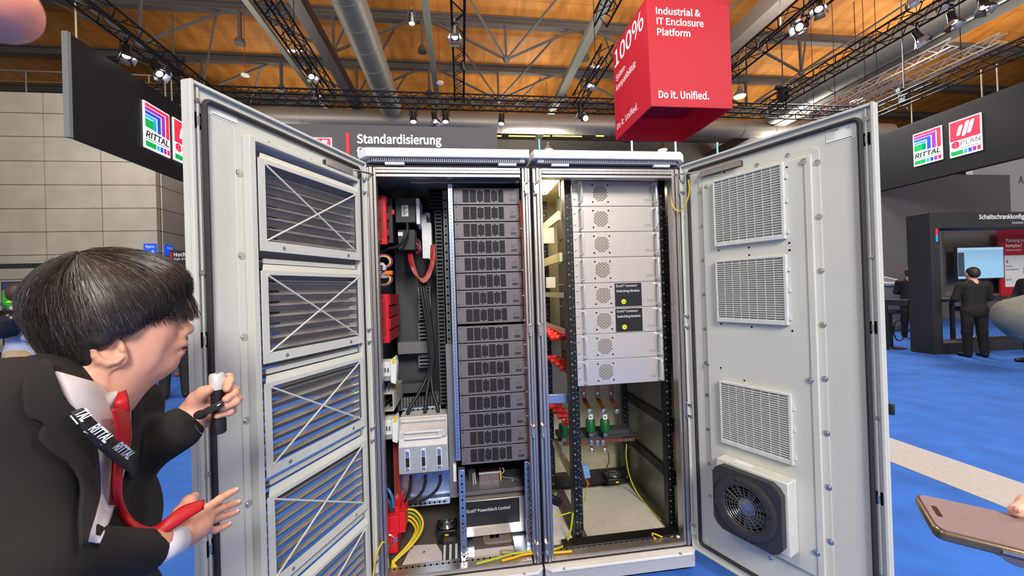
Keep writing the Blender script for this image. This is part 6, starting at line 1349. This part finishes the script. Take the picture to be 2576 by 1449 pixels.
hd = thing('hand', 'hand reaching in at the right edge to hold the smartphone', 'hand', TL+lu*.13-nu*.05)
q = lambda a, b, c: TL+lu*a+wu*b+nu*c
hs = chain(PT([(2690, 1262, .475), (2640, 1262, .468), (2596, 1272, .458), (2556, 1285, .450)]), [.015, .0115, .0095, .007], .012)
hs += [cap_(pdx(2690, 1290, .475), pdx(2760, 1420, .47), .02, .026, .02), cap_(pdx(2760, 1420, .47), pdx(3000, 1560, .40), .028, .036, .03)]
for i, (x_, y_) in enumerate(((2512, 1378), (2566, 1398), (2618, 1420), (2668, 1444))): hs += chain(PT([(2770-6*i, 1400+26*i, .478), (x_+95, y_+34, .474), (x_+40, y_+16, .466), (x_, y_, .455)]), [.013, .0115, .0105, .009], .008)
sobj('skin', hs, .0028, SKINF, hd); obj('thumb_nail', MB().ball(pdx(2560, 1281, .446), .0042, n=8, m=6), NAIL, hd)
fg = thing('fingertip', 'blurred fingertip of the photographer in the top left corner', 'finger', pdx(-60, -60, .09))
sobj('skin', chain(PT([(-480, -580, .085), (-160, -150, .088), (-22, 8, .09)]), [.0115, .0100, .0082], .01), .0016, skinmat('finger_skin', (236, 150, 126), .3), fg)
# ---------------------------------------------------------------- visitors
def figure(label, x, y, yaw, ht, top, trou, hairm, arms='down', lean=0., h=.014, shoe=SHOE, skirt=.0, head_dx=0., bald=False, shirt=False, longc=.0):
    """standing visitor, heading yaw (0 = towards +Y)"""
    s = ht/1.75; M = Matrix.Translation((x, y, 0)) @ Matrix.Rotation(-yaw, 4, 'Z') @ Matrix.Scale(s, 4)
    w = lambda a, b, c: M @ V((a, b+lean*max(0, c-.9), c)); R3 = np.array((Matrix.Rotation(-yaw, 3, 'Z')).transposed())
    t = thing('person', label, 'person', (x, y, 0))
    hd_ = w(head_dx, .03, 1.63)
    if arms == 'forward': ha = [[w(d*.21, .0, 1.4), w(d*.27, .04, 1.14), w(d*.17, .26, 1.08)] for d in (-1, 1)]
    elif arms == 'down': ha = [[w(d*.21, .0, 1.4), w(d*.26, -.02, 1.12), w(d*.25, .06, .86)] for d in (-1, 1)]
    else: ha = [[w(d*.21, .0, 1.4), w(d*.25, .08, 1.12), w(d*.1, .25, 1.2)] for d in (-1, 1)]
    sk = [ell(hd_, (.075*s, .095*s, .105*s), R3, .02*s), ell(w(head_dx, .07, 1.57), (.055*s, .055*s, .07*s), R3, .03*s), ell(w(head_dx, .135, 1.605), (.012*s, .02*s, .018*s), R3, .015*s)]
    for d in (-1, 1): sk += [ell(w(head_dx+d*.078, .02, 1.61), (.01*s, .02*s, .032*s), R3, .01*s), ell(w(head_dx+d*.032, .118, 1.63), (.014*s, .012*s, .01*s), R3, .01*s, -1)]
    sk += [cap_(w(head_dx, .01, 1.56), w(0, -.01, 1.42), .052*s, .06*s, .03*s), cap_(w(0, 0, 1.42), w(0, 0, 1.0), .075*s, .07*s, .05), cap_(w(-.2, 0, 1.39), w(.2, 0, 1.39), .05*s, .05*s, .04)]
    for a in ha:
        sk += chain(a, [.045*s, .038*s, .026*s], .03); d = (a[2]-a[1]).normalized(); c = a[2]+d*.05*s; sk.append(cap_(a[2], c, .028*s, .034*s, .02))
        side = d.cross(V((0, 0, 1))).normalized() if abs(d.z) < .95 else V((1, 0, 0))
        for j in range(4): b_ = c+side*((j-1.5)*.019*s)+d*.03*s; sk += chain([b_, b_+d*(.04 if j in (1, 2) else .032)*s, b_+d*(.07 if j in (1, 2) else .055)*s+V((0, 0, -.012))], [.0105*s, .0095*s, .0085*s], .006)
        sk += chain([a[2]+d*.02*s+side*.02*s, a[2]+d*.06*s+side*.045*s, a[2]+d*.09*s+side*.045*s], [.013*s, .011*s, .0095*s], .01)
    sobj('body', sk, .0075, SKINF, t)
    eyes = MB()
    for d in (-1, 1): obj('eye', MB().ball(w(head_dx+d*.032, .108, 1.632), .011*s, n=8, m=6), mat('eye_dark', (60, 46, 40), .3), t)
    obj('mouth', MB().bar(w(head_dx-.022, .121, 1.555), w(head_dx+.022, .121, 1.555), .006, .007), LIP, t)
    hp = [ell(w(head_dx, .0, 1.665), (.084*s, .1*s, .088*s), R3, .02), ell(w(head_dx, -.035, 1.62), (.08*s, .075*s, .09*s), R3, .03), ell(w(head_dx, .12, 1.58), (.075*s, .075*s, .085*s), R3, .02, -1)]
    sobj('hair', hp, .008, hairm, t)
    tp = [cap_(w(-.075, 0, 1.36), w(-.065, 0, .86-longc), .105*s, .11*s, .05), cap_(w(.075, 0, 1.36), w(.065, 0, .86-longc), .105*s, .11*s, .05), cap_(w(-.17, -.01, 1.385), w(.17, -.01, 1.385), .062*s, .062*s, .05), cap_(w(-.05, -.01, 1.46), w(.05, -.01, 1.46), .04*s, .04*s, .06), cap_(w(-.065, -.005, .9-longc), w(.065, -.005, .9-longc), .115*s, .115*s, .08)]
    for a in ha: tp += [cap_(a[0], a[1], .065*s, .058*s, .04), cap_(a[1], a[2], .057*s, .042*s, .03)]
    sobj('jacket' if not shirt else 'shirt', tp, h, top, t)
    tr_ = [cap_(w(-.09, -.01, .9), w(.09, -.01, .9), .12*s, .12*s, .08)]
    for d in (-1, 1): tr_ += chain([w(d*.1, 0, .88), w(d*.12, .01, .48), w(d*.13, -.01, .08)], [.1*s, .075*s, .062*s], .03)
    sobj('trousers', tr_, h, trou, t)
    for d in (-1, 1): sobj('shoe', [cap_(w(d*.13, -.03, .045), w(d*.15, .15, .036), .044*s, .036*s, .02), cap_(w(d*.13, -.02, .05), w(d*.13, -.02, .1), .045*s, .045*s, .02)], .01, shoe, t)
    return t
BROWNH = mat('brown_hair', (70, 46, 34), .5, nv=.2, ns=80); NAVYC = mat('navy_coat', (36, 34, 46), .8); BLKC = mat('black_coat', (26, 25, 28), .8)
p = P(2455, 898, Z=0); figure('man in black suit seen from behind at the gate booth screen', p.x, p.y, .35, 1.62, SUITD, SUITD, mat('dark_brown_hair', (44, 30, 26), .5), 'forward')
p = P(2572, 905, Z=0); b = figure('man in dark jacket at the right edge turned towards the booth', p.x-.22, p.y-.3, -1.2, 1.66, NAVYC, SUITD, BROWNH, 'forward')
# grey travel bag on his shoulder
c = P(2562, 800, D=5.6); bg = thing('shoulder_bag', 'big grey green travel bag hanging behind the man at the right edge', 'bag', c)
sobj('bag_body', [cap_(c+V((-.12, 0, .1)), c+V((.3, 0, .17)), .17, .18, .1), cap_(c+V((-.08, 0, 0)), c+V((.3, 0, 0)), .2, .24, .14), cap_(c+V((.06, 0, -.17)), c+V((.3, 0, -.22)), .16, .2, .16)], .012, mat('bag_grey_green', (112, 112, 104), .8, nv=.12, ns=12, bump=.3), bg)
o = obj('bag_strap', MB().tube([c+V((.02, -.19, .34)), c+V((.0, -.235, .1)), c+V((.02, -.245, -.1)), c+V((.06, -.22, -.3))], .03, 6, flat=.3), mat('strap_dark', (58, 56, 56), .8), bg)
p = P(2292, 850, Z=0); figure('person in black mostly hidden behind the left side of the gate booth', p.x+.02, p.y, 1.2, 1.7, BLKC, BLKC, BROWNH, 'forward')
p = P(452, 1015, Z=0); figure('person in black standing behind the leaning man, left of the door', p.x-.28, p.y+.35, -.3, 1.75, BLKC, BLKC, HAIR, 'down', longc=.05)
p = P(470, 948, Z=0); figure('person in grey jeans and orange shoes farther behind the left door', p.x-.12, p.y+.1, .4, 1.76, BLKC, mat('grey_jeans', (96, 106, 116), .85), BROWNH, 'down', shoe=mat('orange_shoe', (196, 96, 40), .5))
p = P(30, 940, D=4.6); b = figure('person in pale blue shirt and beige trousers at the far left', p.x+.1, p.y, .9, 1.74, mat('pale_blue_shirt', (186, 198, 222), .8), mat('beige_trousers', (190, 162, 126), .85, nv=.08), BROWNH, 'up', shirt=True)
c = P(2, 812, D=4.35); bg = thing('carry_bag', 'shiny black bag carried by the person in beige trousers', 'bag', c); sobj('bag_body', [cap_(c+V((-.12, 0, .02)), c+V((.12, 0, .04)), .12, .1, .08), cap_(c+V((-.1, 0, -.08)), c+V((.08, 0, -.08)), .1, .1, .08)], .012, mat('shiny_black_bag', (24, 24, 28), .25, nv=.3, ns=14, bump=.5), bg)
obj('bag_handle', MB().tube(spline([c+V((-.12, 0, .1)), c+V((0, -.02, .22)), c+V((.12, 0, .1))], 5), .012, 6), BLACK, bg)
